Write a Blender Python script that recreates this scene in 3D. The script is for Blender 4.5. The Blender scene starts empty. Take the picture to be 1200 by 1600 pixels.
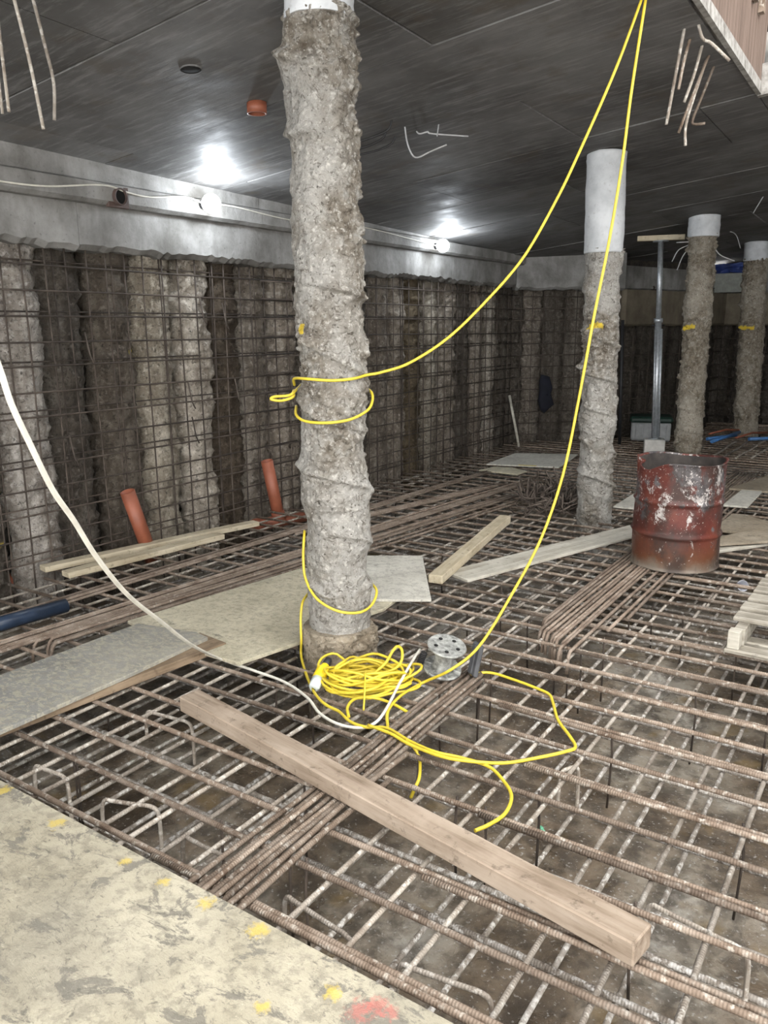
import bpy, bmesh, math, random
import numpy as np
from mathutils import Vector, Matrix
random.seed(7); rng = np.random.default_rng(7)
sc = bpy.context.scene
col = sc.collection

# ------------------------------------------------------------------ camera
F = 1250.0; HEYE = 1.5; YH = 512.0; ROLL = math.radians(0.4); VPX = 1453.0
_p = math.atan((800 - YH) / F)
YAW = math.atan((VPX - 600) / math.hypot(F, 800 - YH))
_fwd = np.array([-math.sin(YAW) * math.cos(_p), math.cos(YAW) * math.cos(_p), -math.sin(_p)])
_rt = np.array([math.cos(YAW), math.sin(YAW), 0.0])
_dn = np.cross(_fwd, _rt)
_c, _s = math.cos(ROLL), math.sin(ROLL)
R2 = _c * _rt + _s * _dn; D2 = -_s * _rt + _c * _dn
CAMR = np.array([R2, D2, _fwd])
EYE = np.array([0, 0, HEYE])
cd = bpy.data.cameras.new('camera'); cam = bpy.data.objects.new('camera', cd); col.objects.link(cam)
cd.sensor_fit = 'VERTICAL'; cd.sensor_height = 36; cd.lens = 36 * F / 1600; cd.clip_start = 0.02
m = Matrix(((R2[0], -D2[0], -_fwd[0], 0), (R2[1], -D2[1], -_fwd[1], 0), (R2[2], -D2[2], -_fwd[2], HEYE), (0, 0, 0, 1)))
cam.matrix_world = m
sc.camera = cam

# ------------------------------------------------------------------ world, light, exposure
w = bpy.data.worlds.new('overcast'); sc.world = w; w.use_nodes = True
w.node_tree.nodes['Background'].inputs[0].default_value = (1.0, 0.985, 0.96, 1)
w.node_tree.nodes['Background'].inputs[1].default_value = 3.9
vs = sc.view_settings
vs.view_transform = 'Standard'; vs.look = 'None'; vs.gamma = 1.0; vs.use_curve_mapping = False
vs.exposure = 0.78
LAMP_W = 17.0

# ------------------------------------------------------------------ places measured on the photograph -> points in the room
def ray(px, py): return CAMR.T @ np.array([px - 600, py - 800, F])
def P(px, py, z=0.0):
    d = ray(px, py); return EYE + d * ((z - HEYE) / d[2])
def PX(px, py, x):
    d = ray(px, py); return EYE + d * (x / d[0])
def PY(px, py, y):
    d = ray(px, py); return EYE + d * (y / d[1])
def PV(px, py, pt, n):
    d = ray(px, py); n = np.asarray(n, float); return EYE + d * (np.dot(np.asarray(pt) - EYE, n) / np.dot(d, n))
def PF(px, py, pt):                       # vertical plane through pt, square to the line of sight
    n = np.array([pt[0], pt[1], 0.0]); n /= np.linalg.norm(n); return PV(px, py, pt, n)
CX, CY = 0.108, -0.022
def ceilz(x, y): return 2.70 + CX * (x + 2.07) + CY * (y - 6)
def PC(px, py):
    d = ray(px, py); t = (ceilz(0, 0) - HEYE) / (d[2] - CX * d[0] - CY * d[1]); return EYE + d * t

# ------------------------------------------------------------------ numpy noise
def _hash(ix, iy, iz, seed):
    h = (ix * 374761393 + iy * 668265263 + iz * 2147483647 + seed * 974634721) & 0xFFFFFFFF
    h = ((h ^ (h >> 13)) * 1274126177) & 0xFFFFFFFF
    h = (h ^ (h >> 16)) & 0xFFFFFFFF
    return h.astype(np.float64) / 4294967295.0
def vnoise(p, seed=0):
    i = np.floor(p).astype(np.int64); f = p - i; f = f * f * f * (f * (f * 6 - 15) + 10)
    r = 0
    for dx in (0, 1):
        for dy in (0, 1):
            for dz in (0, 1):
                wt = (f[:, 0] if dx else 1 - f[:, 0]) * (f[:, 1] if dy else 1 - f[:, 1]) * (f[:, 2] if dz else 1 - f[:, 2])
                r = r + wt * _hash(i[:, 0] + dx, i[:, 1] + dy, i[:, 2] + dz, seed)
    return r * 2 - 1
def fbm(p, seed=0, oct=3, lac=2.1, gain=0.5):
    r = 0; a = 1.0
    for k in range(oct):
        r = r + a * vnoise(p * lac ** k, seed + k * 17); a *= gain
    return r

# ------------------------------------------------------------------ objects
def tag(o, label=None, cat=None, group=None, kind=None):
    if label: o['label'] = label
    if cat: o['category'] = cat
    if group: o['group'] = group
    if kind: o['kind'] = kind
    return o
def mk(name, me, mat=None, parent=None, loc=None):
    o = bpy.data.objects.new(name, me); col.objects.link(o)
    if mat is not None and me is not None and not me.materials: me.materials.append(mat)
    if loc is not None: o.location = loc
    if parent is not None: o.parent = parent
    return o
def empty(name, loc=(0, 0, 0), rz=0, label=None, cat=None, group=None, kind=None):
    o = bpy.data.objects.new(name, None); col.objects.link(o); o.location = loc; o.rotation_euler.z = rz
    o.empty_display_size = 0.1
    return tag(o, label, cat, group, kind)
def mesh(name, v, f, smooth=True):
    me = bpy.data.meshes.new(name); me.from_pydata([tuple(x) for x in v], [], f); me.update()
    if smooth: me.polygons.foreach_set('use_smooth', [True] * len(me.polygons))
    return me
def gridmesh(name, V, nu, nv, wrap=True, smooth=True, caps=False):
    """V: (nv, nu, 3) rows; wrap joins the last column to the first"""
    V = np.asarray(V).reshape(-1, 3)
    a = np.arange(nv - 1)[:, None] * nu; j = np.arange(nu if wrap else nu - 1)[None, :]; jn = (j + 1) % nu
    q = np.stack([a + j, a + jn, a + nu + jn, a + nu + j], -1).reshape(-1, 4)
    me = bpy.data.meshes.new(name)
    nf = len(q); ncap = 2 if caps else 0
    loops = q.ravel()
    if caps:
        loops = np.concatenate([loops, np.arange(nu)[::-1], (nv - 1) * nu + np.arange(nu)])
    me.vertices.add(len(V)); me.vertices.foreach_set('co', V.ravel())
    me.loops.add(len(loops)); me.loops.foreach_set('vertex_index', loops.astype(np.int32))
    me.polygons.add(nf + ncap)
    st = np.arange(nf) * 4
    if caps: st = np.concatenate([st, [nf * 4, nf * 4 + nu]])
    me.polygons.foreach_set('loop_start', st.astype(np.int32))
    sm = np.full(nf + ncap, bool(smooth)); sm[nf:] = False
    me.polygons.foreach_set('use_smooth', sm)
    me.update(calc_edges=True); me.validate()
    return me
def attr(me, name, arr):
    a = me.attributes.new(name, 'FLOAT', 'POINT'); a.data.foreach_set('value', np.asarray(arr, np.float32).ravel())
def spline(pts, n=8):
    p = [np.asarray(x, float) for x in pts]; p = [2 * p[0] - p[1]] + p + [2 * p[-1] - p[-2]]
    out = []
    for i in range(1, len(p) - 2):
        for k in range(n):
            t = k / n
            out.append(0.5 * ((2 * p[i]) + (p[i + 1] - p[i - 1]) * t + (2 * p[i - 1] - 5 * p[i] + 4 * p[i + 1] - p[i + 2]) * t * t + (3 * p[i] - p[i - 1] - 3 * p[i + 1] + p[i + 2]) * t ** 3))
    out.append(p[-2]); return np.array(out)
def tube_me(name, pts, r, sides=8, r2=None):
    pts = np.asarray(pts, float); n = len(pts)
    T = np.gradient(pts, axis=0); T /= np.maximum(np.linalg.norm(T, axis=1), 1e-9)[:, None]
    u = np.cross(T[0], [0, 0, 1.0])
    if np.linalg.norm(u) < 1e-3: u = np.array([1.0, 0, 0])
    u /= np.linalg.norm(u); V = []
    rr = np.broadcast_to(np.asarray(r, float), (n,))
    ang = np.arange(sides) * 2 * math.pi / sides
    for i in range(n):
        u = u - T[i] * np.dot(u, T[i]); u /= max(np.linalg.norm(u), 1e-9); v = np.cross(T[i], u)
        V.append(pts[i] + rr[i] * (np.cos(ang)[:, None] * u + np.sin(ang)[:, None] * v))
    return gridmesh(name, np.array(V), sides, n, True, True, True)
def tube(name, pts, r, mat, parent=None, sides=8):
    pts = np.asarray(pts, float)
    if parent is None:
        o0 = pts[0].copy(); o = mk(name, tube_me(name, pts - o0, r, sides), mat); o.location = o0; return o
    return mk(name, tube_me(name, pts, r, sides), mat, parent)
def lathe(name, prof, segs=32, caps=True):
    V = []
    for r, z in prof:
        a = np.arange(segs) * 2 * math.pi / segs
        V.append(np.stack([r * np.cos(a), r * np.sin(a), np.full(segs, z)], -1))
    return gridmesh(name, np.array(V), segs, len(prof), True, True, caps)
def box_me(name, sx, sy, sz, bev=0.003, cuts=0, warp=0.0, seed=0):
    """box from (-sx/2,-sy/2,0) to (sx/2,sy/2,sz)"""
    bm = bmesh.new(); bmesh.ops.create_cube(bm, size=1.0)
    for v in bm.verts: v.co = Vector((v.co.x * sx, v.co.y * sy, (v.co.z + 0.5) * sz))
    if cuts:
        ax = 0 if sx >= sy else 1
        es = [e for e in bm.edges if abs((e.verts[0].co - e.verts[1].co)[ax]) > 1e-6]
        bmesh.ops.subdivide_edges(bm, edges=es, cuts=cuts, use_grid_fill=True)
    if bev: bmesh.ops.bevel(bm, geom=[e for e in bm.edges if e.calc_face_angle(0) > 0.5], offset=bev, segments=1, affect='EDGES', clamp_overlap=True)
    if warp:
        for v in bm.verts:
            n = fbm(np.array([[v.co.x * 2.3, v.co.y * 2.3, v.co.z * 2]]), seed, 2)[0]
            m_ = fbm(np.array([[v.co.x * 2.3 + 9, v.co.y * 2.3, v.co.z * 2]]), seed + 5, 2)[0]
            v.co.z += warp * n * (v.co.z / max(sz, 1e-6)); v.co.y += warp * m_ * 0.7
    me = bpy.data.meshes.new(name); bm.to_mesh(me); bm.free(); return me
def box_at(name, a, b, sec_w, sec_h, mat, z, parent=None, bev=0.004, cuts=5, warp=0.0, seed=0, dz=0.0):
    """bar of timber from a to b in plan, lying at height z (far end raised by dz)"""
    a = np.asarray(a[:2], float); b = np.asarray(b[:2], float); d = b - a; L = np.linalg.norm(d)
    o = mk(name, box_me(name, L, sec_w, sec_h, bev, cuts, warp, seed), mat, parent)
    o.location = ((a[0] + b[0]) / 2, (a[1] + b[1]) / 2, z + dz / 2)
    o.rotation_euler = (0, -math.atan2(dz, L), math.atan2(d[1], d[0]))
    return o
def slab_me(name, pts, h, bev=0.002):
    """flat board with outline pts (list of xy), thickness h, from z=0 up"""
    bm = bmesh.new(); vs_ = [bm.verts.new((p[0], p[1], 0)) for p in pts]
    f = bm.faces.new(vs_); f.normal_update()
    if f.normal.z < 0: f.normal_flip()
    r = bmesh.ops.extrude_face_region(bm, geom=[f]); 
    for g in r['geom']:
        if isinstance(g, bmesh.types.BMVert): g.co.z += h
    bmesh.ops.recalc_face_normals(bm, faces=bm.faces[:])
    if bev: bmesh.ops.bevel(bm, geom=[e for e in bm.edges if e.calc_face_angle(0) > 0.4], offset=bev, segments=1, affect='EDGES', clamp_overlap=True)
    me = bpy.data.meshes.new(name); bm.to_mesh(me); bm.free(); return me
def slab(name, pts, z, h, mat, label, cat, group=None, tilt=(0, 0)):
    pts = [np.asarray(p[:2], float) for p in pts]; c = sum(pts) / len(pts)
    o = mk(name, slab_me(name, [p - c for p in pts], h), mat, None, (c[0], c[1], z))
    o.rotation_euler = (tilt[0], tilt[1], 0)
    return tag(o, label, cat, group)

# ------------------------------------------------------------------ materials
class NB:
    def __init__(s, name):
        s.m = bpy.data.materials.new(name); s.m.use_nodes = True; s.t = s.m.node_tree; s.N = s.t.nodes; s.L = s.t.links
        s.b = s.N['Principled BSDF']; s._c = {}
    def coord(s, kind='pos'):
        if kind in s._c: return s._c[kind]
        if kind == 'pos': r = s.N.new('ShaderNodeNewGeometry').outputs['Position']
        elif kind == 'nor': r = s.N.new('ShaderNodeNewGeometry').outputs['Normal']
        else: r = s.N.new('ShaderNodeTexCoord').outputs['Object']
        s._c[kind] = r; return r
    def mapp(s, vec, scale=(1, 1, 1), loc=(0, 0, 0), rot=(0, 0, 0)):
        n = s.N.new('ShaderNodeMapping'); s.L.new(vec, n.inputs[0]); n.inputs['Scale'].default_value = scale; n.inputs['Location'].default_value = loc
        n.inputs['Rotation'].default_value = rot; return n.outputs[0]
    def noise(s, scale, detail=4, rough=0.55, vec=None, dist=0.0):
        n = s.N.new('ShaderNodeTexNoise'); s.L.new(vec if vec is not None else s.coord(), n.inputs['Vector'])
        n.inputs['Scale'].default_value = scale; n.inputs['Detail'].default_value = detail; n.inputs['Roughness'].default_value = rough
        n.inputs['Distortion'].default_value = dist; return n.outputs['Fac']
    def vor(s, scale, vec=None, feat='F1', out='Distance'):
        n = s.N.new('ShaderNodeTexVoronoi'); n.feature = feat; s.L.new(vec if vec is not None else s.coord(), n.inputs['Vector'])
        n.inputs['Scale'].default_value = scale; return n.outputs[out]
    def ramp(s, fac, stops):
        n = s.N.new('ShaderNodeValToRGB'); s.L.new(fac, n.inputs[0]); e = n.color_ramp.elements
        while len(e) < len(stops): e.new(0.5)
        for k, (p_, c_) in enumerate(stops):
            e[k].position = p_; e[k].color = (c_, c_, c_, 1) if isinstance(c_, (int, float)) else (*c_, 1)
        return n.outputs[0]
    def mix(s, fac, a, b, mode='MIX'):
        n = s.N.new('ShaderNodeMix'); n.data_type = 'RGBA'; n.blend_type = mode
        for k, v in ((0, fac), (6, a), (7, b)):
            sock = n.inputs[k]
            if isinstance(v, (int, float)): sock.default_value = v if k == 0 else (v, v, v, 1)
            elif isinstance(v, tuple): sock.default_value = (*v, 1)
            else: s.L.new(v, sock)
        return n.outputs[2]
    def math(s, op, a, b=0.0):
        n = s.N.new('ShaderNodeMath'); n.operation = op
        for k, v in ((0, a), (1, b)):
            if isinstance(v, (int, float)): n.inputs[k].default_value = v
            else: s.L.new(v, n.inputs[k])
        return n.outputs[0]
    def attr(s, name):
        n = s.N.new('ShaderNodeAttribute'); n.attribute_name = name; return n.outputs['Fac']
    def oinfo(s, o='Random'): return s.N.new('ShaderNodeObjectInfo').outputs[o]
    def sep(s, vec):
        n = s.N.new('ShaderNodeSeparateXYZ'); s.L.new(vec, n.inputs[0]); return n.outputs
    def bump(s, h, strength=0.5, dist=0.01, prev=None):
        n = s.N.new('ShaderNodeBump'); n.inputs['Strength'].default_value = strength; n.inputs['Distance'].default_value = dist
        s.L.new(h, n.inputs['Height'])
        if prev is not None: s.L.new(prev, n.inputs['Normal'])
        return n.outputs[0]
    def fin(s, colr, rough=0.8, nor=None, metal=0.0, spec=None):
        for sock, v in ((s.b.inputs['Base Color'], colr), (s.b.inputs['Roughness'], rough), (s.b.inputs['Metallic'], metal)):
            if isinstance(v, (int, float)): sock.default_value = v
            elif isinstance(v, tuple): sock.default_value = (*v, 1)
            else: s.L.new(v, sock)
        if nor is not None: s.L.new(nor, s.b.inputs['Normal'])
        if spec is not None: s.b.inputs['Specular IOR Level'].default_value = spec
        return s.m

def mat_column(name, dark, mid, light, speck):
    b = NB(name)
    c = b.ramp(b.noise(6, 6, 0.6), [(0.3, mid), (0.5, light), (0.7, tuple(min(1, x * 1.18) for x in light))])
    gr = b.ramp(b.noise(14, 6, 0.6), [(0.32, dark), (0.5, mid), (0.66, light)])
    c = b.mix(b.attr('grit'), c, gr)
    c = b.mix(b.ramp(b.noise(38, 5, 0.65), [(0.54, 0.0), (0.68, 0.8)]), c, speck)
    c = b.mix(b.ramp(b.noise(55, 4, 0.6), [(0.30, 0.8), (0.40, 0.0)]), c, tuple(x * 0.4 for x in dark))
    c = b.mix(b.ramp(b.vor(60), [(0.10, 0.5), (0.25, 0.0)]), c, speck)
    c = b.mix(b.attr('paint'), c, (0.85, 0.62, 0.05))
    fl = b.noise(30, 6, 0.72, None, 1.2)
    c = b.mix(b.ramp(fl, [(0.36, 0.75), (0.46, 0.0)]), c, tuple(x * 0.75 for x in dark))  # crevices darkened in the colour to imitate their shade
    n = b.bump(fl, 1.0, 0.016); n = b.bump(b.noise(90, 6, 0.7), 0.9, 0.008, n)
    return b.fin(c, 0.9, n, spec=0.25)
M = {}
M['column'] = mat_column('grey_rough_concrete', (0.105, 0.085, 0.064), (0.255, 0.228, 0.19), (0.385, 0.372, 0.345), (0.64, 0.62, 0.575))
M['column_brown'] = mat_column('brown_rough_concrete', (0.13, 0.105, 0.075), (0.25, 0.215, 0.165), (0.36, 0.325, 0.27), (0.55, 0.52, 0.46))
M['collar'] = mat_column('tan_rough_concrete', (0.12, 0.092, 0.06), (0.26, 0.21, 0.15), (0.38, 0.325, 0.25), (0.55, 0.50, 0.41))
b = NB('pale_smooth_concrete')
c = b.ramp(b.noise(6, 5, 0.6), [(0.3, (0.42, 0.44, 0.46)), (0.6, (0.60, 0.62, 0.64))])
c = b.mix(b.ramp(b.noise(34, 4, 0.6), [(0.60, 0.0), (0.72, 0.5)]), c, (0.25, 0.24, 0.23))
M['head'] = b.fin(c, 0.75, b.bump(b.noise(30, 5), 0.25, 0.01), spec=0.3)
# piles of the wall: tint from the object's colour
b = NB('wall_pile_concrete')
tint = b.oinfo('Color')
st = b.mapp(b.coord(), (9, 9, 1.1))
c = b.ramp(b.noise(1.0, 5, 0.65, st), [(0.32, (0.10, 0.085, 0.07)), (0.5, (0.19, 0.17, 0.145)), (0.66, (0.30, 0.28, 0.25))])
c = b.mix(b.ramp(b.noise(26, 5, 0.65), [(0.52, 0.0), (0.68, 0.6)]), c, (0.46, 0.44, 0.41))
c = b.mix(b.ramp(b.noise(45, 4, 0.6), [(0.3, 0.85), (0.42, 0.0)]), c, (0.03, 0.026, 0.022))
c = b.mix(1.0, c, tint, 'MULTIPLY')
c = b.mix(b.attr('paint'), c, (0.75, 0.58, 0.10))
fl = b.noise(24, 6, 0.72, None, 1.0)
c = b.mix(b.ramp(fl, [(0.34, 0.7), (0.46, 0.0)]), c, (0.028, 0.024, 0.02))  # low parts of the bump painted dark, like shaded creases
n = b.bump(fl, 1.0, 0.02); n = b.bump(b.noise(70, 6, 0.7), 0.9, 0.012, n)
M['pile'] = b.fin(c, 0.85, n, spec=0.3)
b = NB('wall_soil'); M['soil'] = b.fin(b.ramp(b.noise(9, 5, 0.6), [(0.35, (0.02, 0.017, 0.014)), (0.65, (0.07, 0.058, 0.045))]), 0.95, b.bump(b.noise(30, 5), 0.8, 0.02))
def mat_beam(name, dark, mid, light):
    b = NB(name)
    c = b.ramp(b.noise(3.2, 6, 0.62), [(0.3, dark), (0.5, mid), (0.72, light)])
    c = b.mix(b.ramp(b.noise(1.0, 4, 0.6, b.mapp(b.coord(), (7, 7, 1.4))), [(0.5, 0.0), (0.72, 0.55)]), c, dark)
    c = b.mix(b.ramp(b.noise(40, 4), [(0.62, 0.0), (0.72, 0.5)]), c, (0.08, 0.075, 0.07))
    return b.fin(c, 0.8, b.bump(b.noise(28, 6, 0.65), 0.45, 0.012), spec=0.3)
M['beam'] = mat_beam('cast_beam_concrete', (0.12, 0.115, 0.105), (0.22, 0.215, 0.205), (0.34, 0.335, 0.325))
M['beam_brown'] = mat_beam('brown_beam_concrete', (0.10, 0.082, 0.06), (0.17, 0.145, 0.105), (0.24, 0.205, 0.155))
# soffit panels
b = NB('dark_soffit_panel')
rnd = b.oinfo('Random')
c = b.ramp(b.noise(1.6, 5, 0.6), [(0.3, (0.065, 0.061, 0.057)), (0.5, (0.135, 0.131, 0.127)), (0.7, (0.25, 0.248, 0.246))])
strk = b.noise(1.0, 6, 0.7, b.mapp(b.coord(), (3.5, 26, 5), rot=(0, 0, 0.25)))
c = b.mix(b.ramp(strk, [(0.50, 0.0), (0.68, 0.75)]), c, (0.36, 0.356, 0.35))
c = b.mix(b.ramp(b.noise(3.3, 4, 0.6, b.mapp(b.coord(), (1, 1, 1), (3, 7, 1))), [(0.56, 0.0), (0.66, 0.45)]), c, (0.12, 0.09, 0.055))
c = b.mix(0.4, c, b.ramp(rnd, [(0.0, 0.03), (1.0, 0.19)]))
c = b.mix(b.ramp(b.noise(60, 3), [(0.68, 0.0), (0.76, 0.5)]), c, (0.25, 0.24, 0.23))
rg = b.ramp(b.noise(4, 5), [(0.3, 0.55), (0.7, 0.8)])
M['soffit'] = b.fin(c, rg, b.bump(strk, 0.3, 0.01), spec=0.28)
b = NB('slab_concrete'); M['slab'] = b.fin(b.ramp(b.noise(5, 5), [(0.3, (0.22, 0.215, 0.20)), (0.7, (0.36, 0.35, 0.33))]), 0.85, b.bump(b.noise(30, 5), 0.4, 0.01))
b = NB('pale_joint_mortar'); M['joint'] = b.fin(b.ramp(b.noise(3, 4), [(0.4, (0.05, 0.05, 0.048)), (0.62, (0.34, 0.33, 0.31))]), 0.9)
b = NB('opening_formwork_brown')
c = b.ramp(b.noise(1.0, 5, 0.6, b.mapp(b.coord(), (20, 20, 1.5))), [(0.3, (0.09, 0.06, 0.045)), (0.7, (0.22, 0.16, 0.13))])
M['shaft'] = b.fin(c, 0.85, b.bump(b.noise(40, 4), 0.3, 0.01))
b = NB('opening_lip_plaster'); M['lip'] = b.fin(b.ramp(b.noise(20, 5), [(0.3, (0.16, 0.15, 0.135)), (0.6, (0.36, 0.35, 0.33))]), 0.9, b.bump(b.noise(60, 4), 0.6, 0.01))
def mat_bar(name, dark, mid, light, spat, amt):
    b = NB(name); oc = b.coord('obj')
    c = b.ramp(b.noise(9, 5, 0.65), [(0.3, dark), (0.5, mid), (0.7, light)])
    c = b.mix(b.ramp(b.noise(42, 4, 0.6), [(amt, 0.0), (amt + 0.12, 0.85)]), c, spat)
    c = b.mix(1.0, c, b.ramp(b.oinfo('Random'), [(0.0, (0.62, 0.60, 0.58)), (1.0, (1.22, 1.19, 1.15))]), 'MULTIPLY')
    wv = b.N.new('ShaderNodeTexWave'); wv.wave_type = 'BANDS'; wv.bands_direction = 'X'
    b.L.new(b.mapp(oc, (1, 0.35, 0.35)), wv.inputs['Vector']); wv.inputs['Scale'].default_value = 38; wv.inputs['Distortion'].default_value = 0
    n = b.bump(wv.outputs['Fac'], 0.55, 0.0022); n = b.bump(b.noise(120, 4), 0.4, 0.003, n)
    return b.fin(c, 0.72, n, metal=0.0, spec=0.4)
M['bar_rust'] = mat_bar('rusty_bar', (0.10, 0.068, 0.048), (0.205, 0.160, 0.125), (0.31, 0.262, 0.22), (0.46, 0.43, 0.385), 0.55)
M['bar_grey'] = mat_bar('dusty_grey_bar', (0.15, 0.12, 0.095), (0.30, 0.27, 0.235), (0.42, 0.395, 0.36), (0.58, 0.565, 0.53), 0.53)
M['bar_cement'] = mat_bar('cement_splashed_bar', (0.12, 0.095, 0.075), (0.29, 0.265, 0.235), (0.46, 0.44, 0.42), (0.68, 0.68, 0.67), 0.50)
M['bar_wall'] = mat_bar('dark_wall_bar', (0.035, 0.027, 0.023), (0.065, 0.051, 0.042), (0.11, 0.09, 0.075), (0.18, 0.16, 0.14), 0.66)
M['bar_brown'] = mat_bar('brown_loose_bar', (0.12, 0.085, 0.064), (0.225, 0.178, 0.142), (0.32, 0.27, 0.228), (0.42, 0.385, 0.345), 0.58)
M['bar_link'] = mat_bar('dark_link_bar', (0.05, 0.04, 0.034), (0.105, 0.085, 0.072), (0.17, 0.145, 0.125), (0.22, 0.2, 0.18), 0.66)
# blinding floor
b = NB('wet_blinding')
c = b.ramp(b.noise(1.6, 6, 0.65), [(0.32, (0.06, 0.044, 0.029)), (0.45, (0.17, 0.130, 0.09)), (0.57, (0.29, 0.255, 0.205)), (0.72, (0.46, 0.44, 0.40))])
c = b.mix(b.ramp(b.noise(11, 5, 0.65), [(0.4, 0.7), (0.56, 0.0)]), c, (0.05, 0.04, 0.03))
c = b.mix(b.ramp(b.noise(70, 4, 0.6), [(0.60, 0.0), (0.68, 0.7)]), c, (0.46, 0.45, 0.43))
c = b.mix(b.ramp(b.noise(4.5, 3, 0.5, b.mapp(b.coord(), (1, 1, 1), (2, 5, 0))), [(0.62, 0.0), (0.7, 0.5)]), c, (0.20, 0.13, 0.04))
M['floor'] = b.fin(c, b.ramp(b.noise(2.5, 4), [(0.38, 0.12), (0.6, 0.75)]), b.bump(b.noise(22, 6, 0.7), 0.6, 0.02), spec=0.5)
def mat_ply(name, base, pale, dirt, amt, paint=None, fs=1.0):
    b = NB(name)
    c = b.ramp(b.noise(3.0, 6, 0.62), [(0.3, base), (0.65, pale)])
    fl = b.noise(1.0, 7, 0.72, b.mapp(b.coord(), (7 * fs, 11 * fs, 8 * fs)), 0.6)
    c = b.mix(b.ramp(fl, [(amt, 0.0), (amt + 0.04, 0.8)]), c, dirt)
    c = b.mix(b.ramp(b.noise(26, 6, 0.7), [(0.40, 0.35), (0.52, 0.0)]), c, tuple(x * 0.55 for x in dirt))
    c = b.mix(b.ramp(b.noise(1.4, 4, 0.6, b.mapp(b.coord(), (1, 1, 1), (5, 1, 0))), [(0.5, 0.0), (0.72, 0.5)]), c, tuple(x * 1.1 for x in dirt))
    f2 = b.noise(1.0, 7, 0.75, b.mapp(b.coord(), (31 * fs ** .5, 44 * fs ** .5, 30)), 1.5)
    c = b.mix(b.ramp(f2, [(0.34, 0.7), (0.44, 0.0)]), c, tuple(x * 0.6 for x in dirt))
    c = b.mix(b.ramp(f2, [(0.58, 0.0), (0.68, 0.45)]), c, tuple(min(1, x * 1.25) for x in pale))
    if paint: c = paint(b, c)
    n = b.bump(fl, 0.9, 0.008); n = b.bump(b.noise(110, 5, .7), 0.6, 0.004, n)
    return b.fin(c, 0.8, n, spec=0.35)
def splats(b, c):
    def blob(c, x, y, r, colr, a):
        v = b.N.new('ShaderNodeVectorMath'); v.operation = 'DISTANCE'; b.L.new(b.mapp(b.coord(), (1, 1, 0)), v.inputs[0]); v.inputs[1].default_value = (x, y, 0)
        d = b.math('ADD', v.outputs['Value'], b.math('MULTIPLY', b.math('SUBTRACT', b.noise(55, 5, 0.7), 0.5), r * 3.2))
        return b.mix(b.ramp(b.math('DIVIDE', d, r), [(0.4, a), (1.0, 0.0)]), c, colr)
    for px, py, r in ((255, 1378, .022), (322, 1410, .026), (405, 1452, .030), (520, 1552, .026), (195, 1345, .02), (410, 1575, .022), (5, 1235, .03), (90, 1285, .03)):
        q = P(px, py, 0.05); c = blob(c, q[0], q[1], r, (0.60, 0.45, 0.07), 0.65)
    for px, py, r in ((592, 1572, .034), (560, 1580, .034), (612, 1582, .02)):
        q = P(px, py, 0.05); c = blob(c, q[0], q[1], r, (0.52, 0.14, 0.12), 0.5)
    return c
M['ply_fg'] = mat_ply('dirty_film_faced_ply', (0.29, 0.26, 0.19), (0.47, 0.432, 0.335), (0.165, 0.155, 0.132), 0.54, splats)
M['ply'] = mat_ply('cream_ply', (0.42, 0.38, 0.275), (0.63, 0.58, 0.44), (0.25, 0.23, 0.18), 0.62)
M['ply_pale'] = mat_ply('pale_grey_ply', (0.48, 0.46, 0.40), (0.66, 0.64, 0.57), (0.30, 0.285, 0.25), 0.62)
M['ply_grey'] = mat_ply('grey_worn_board', (0.17, 0.172, 0.165), (0.31, 0.305, 0.28), (0.42, 0.39, 0.31), 0.50, None, 4.0)
M['ply_brown'] = mat_ply('brown_worn_board', (0.23, 0.185, 0.13), (0.36, 0.31, 0.24), (0.16, 0.14, 0.11), 0.60)
def mat_wood(name, dark, mid, light):
    b = NB(name); oc = b.coord('obj')
    g = b.noise(1.0, 6, 0.62, b.mapp(oc, (2.2, 30, 30)), 0.4)
    c = b.ramp(g, [(0.3, dark), (0.5, mid), (0.7, light)])
    c = b.mix(b.ramp(b.noise(5, 5, 0.6), [(0.45, 0.0), (0.7, 0.5)]), c, tuple(x * 1.25 for x in light))
    c = b.mix(b.ramp(b.noise(24, 5, 0.7), [(0.3, 0.6), (0.43, 0.0)]), c, tuple(x * 0.4 for x in dark))
    return b.fin(c, 0.8, b.bump(g, 0.4, 0.006), spec=0.3)
M['wood'] = mat_wood('weathered_timber', (0.15, 0.108, 0.075), (0.27, 0.212, 0.16), (0.36, 0.295, 0.235))
M['wood_pale'] = mat_wood('pale_timber', (0.33, 0.27, 0.18), (0.46, 0.395, 0.28), (0.56, 0.50, 0.38))
M['wood_grey'] = mat_wood('greyed_timber', (0.27, 0.245, 0.20), (0.42, 0.395, 0.335), (0.54, 0.52, 0.46))
M['wood_pallet'] = mat_wood('dirty_pallet_wood', (0.13, 0.115, 0.09), (0.29, 0.265, 0.22), (0.44, 0.415, 0.36))
M['wood_dark'] = mat_wood('dark_timber_edge', (0.10, 0.07, 0.045), (0.20, 0.145, 0.095), (0.29, 0.22, 0.15))
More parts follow.
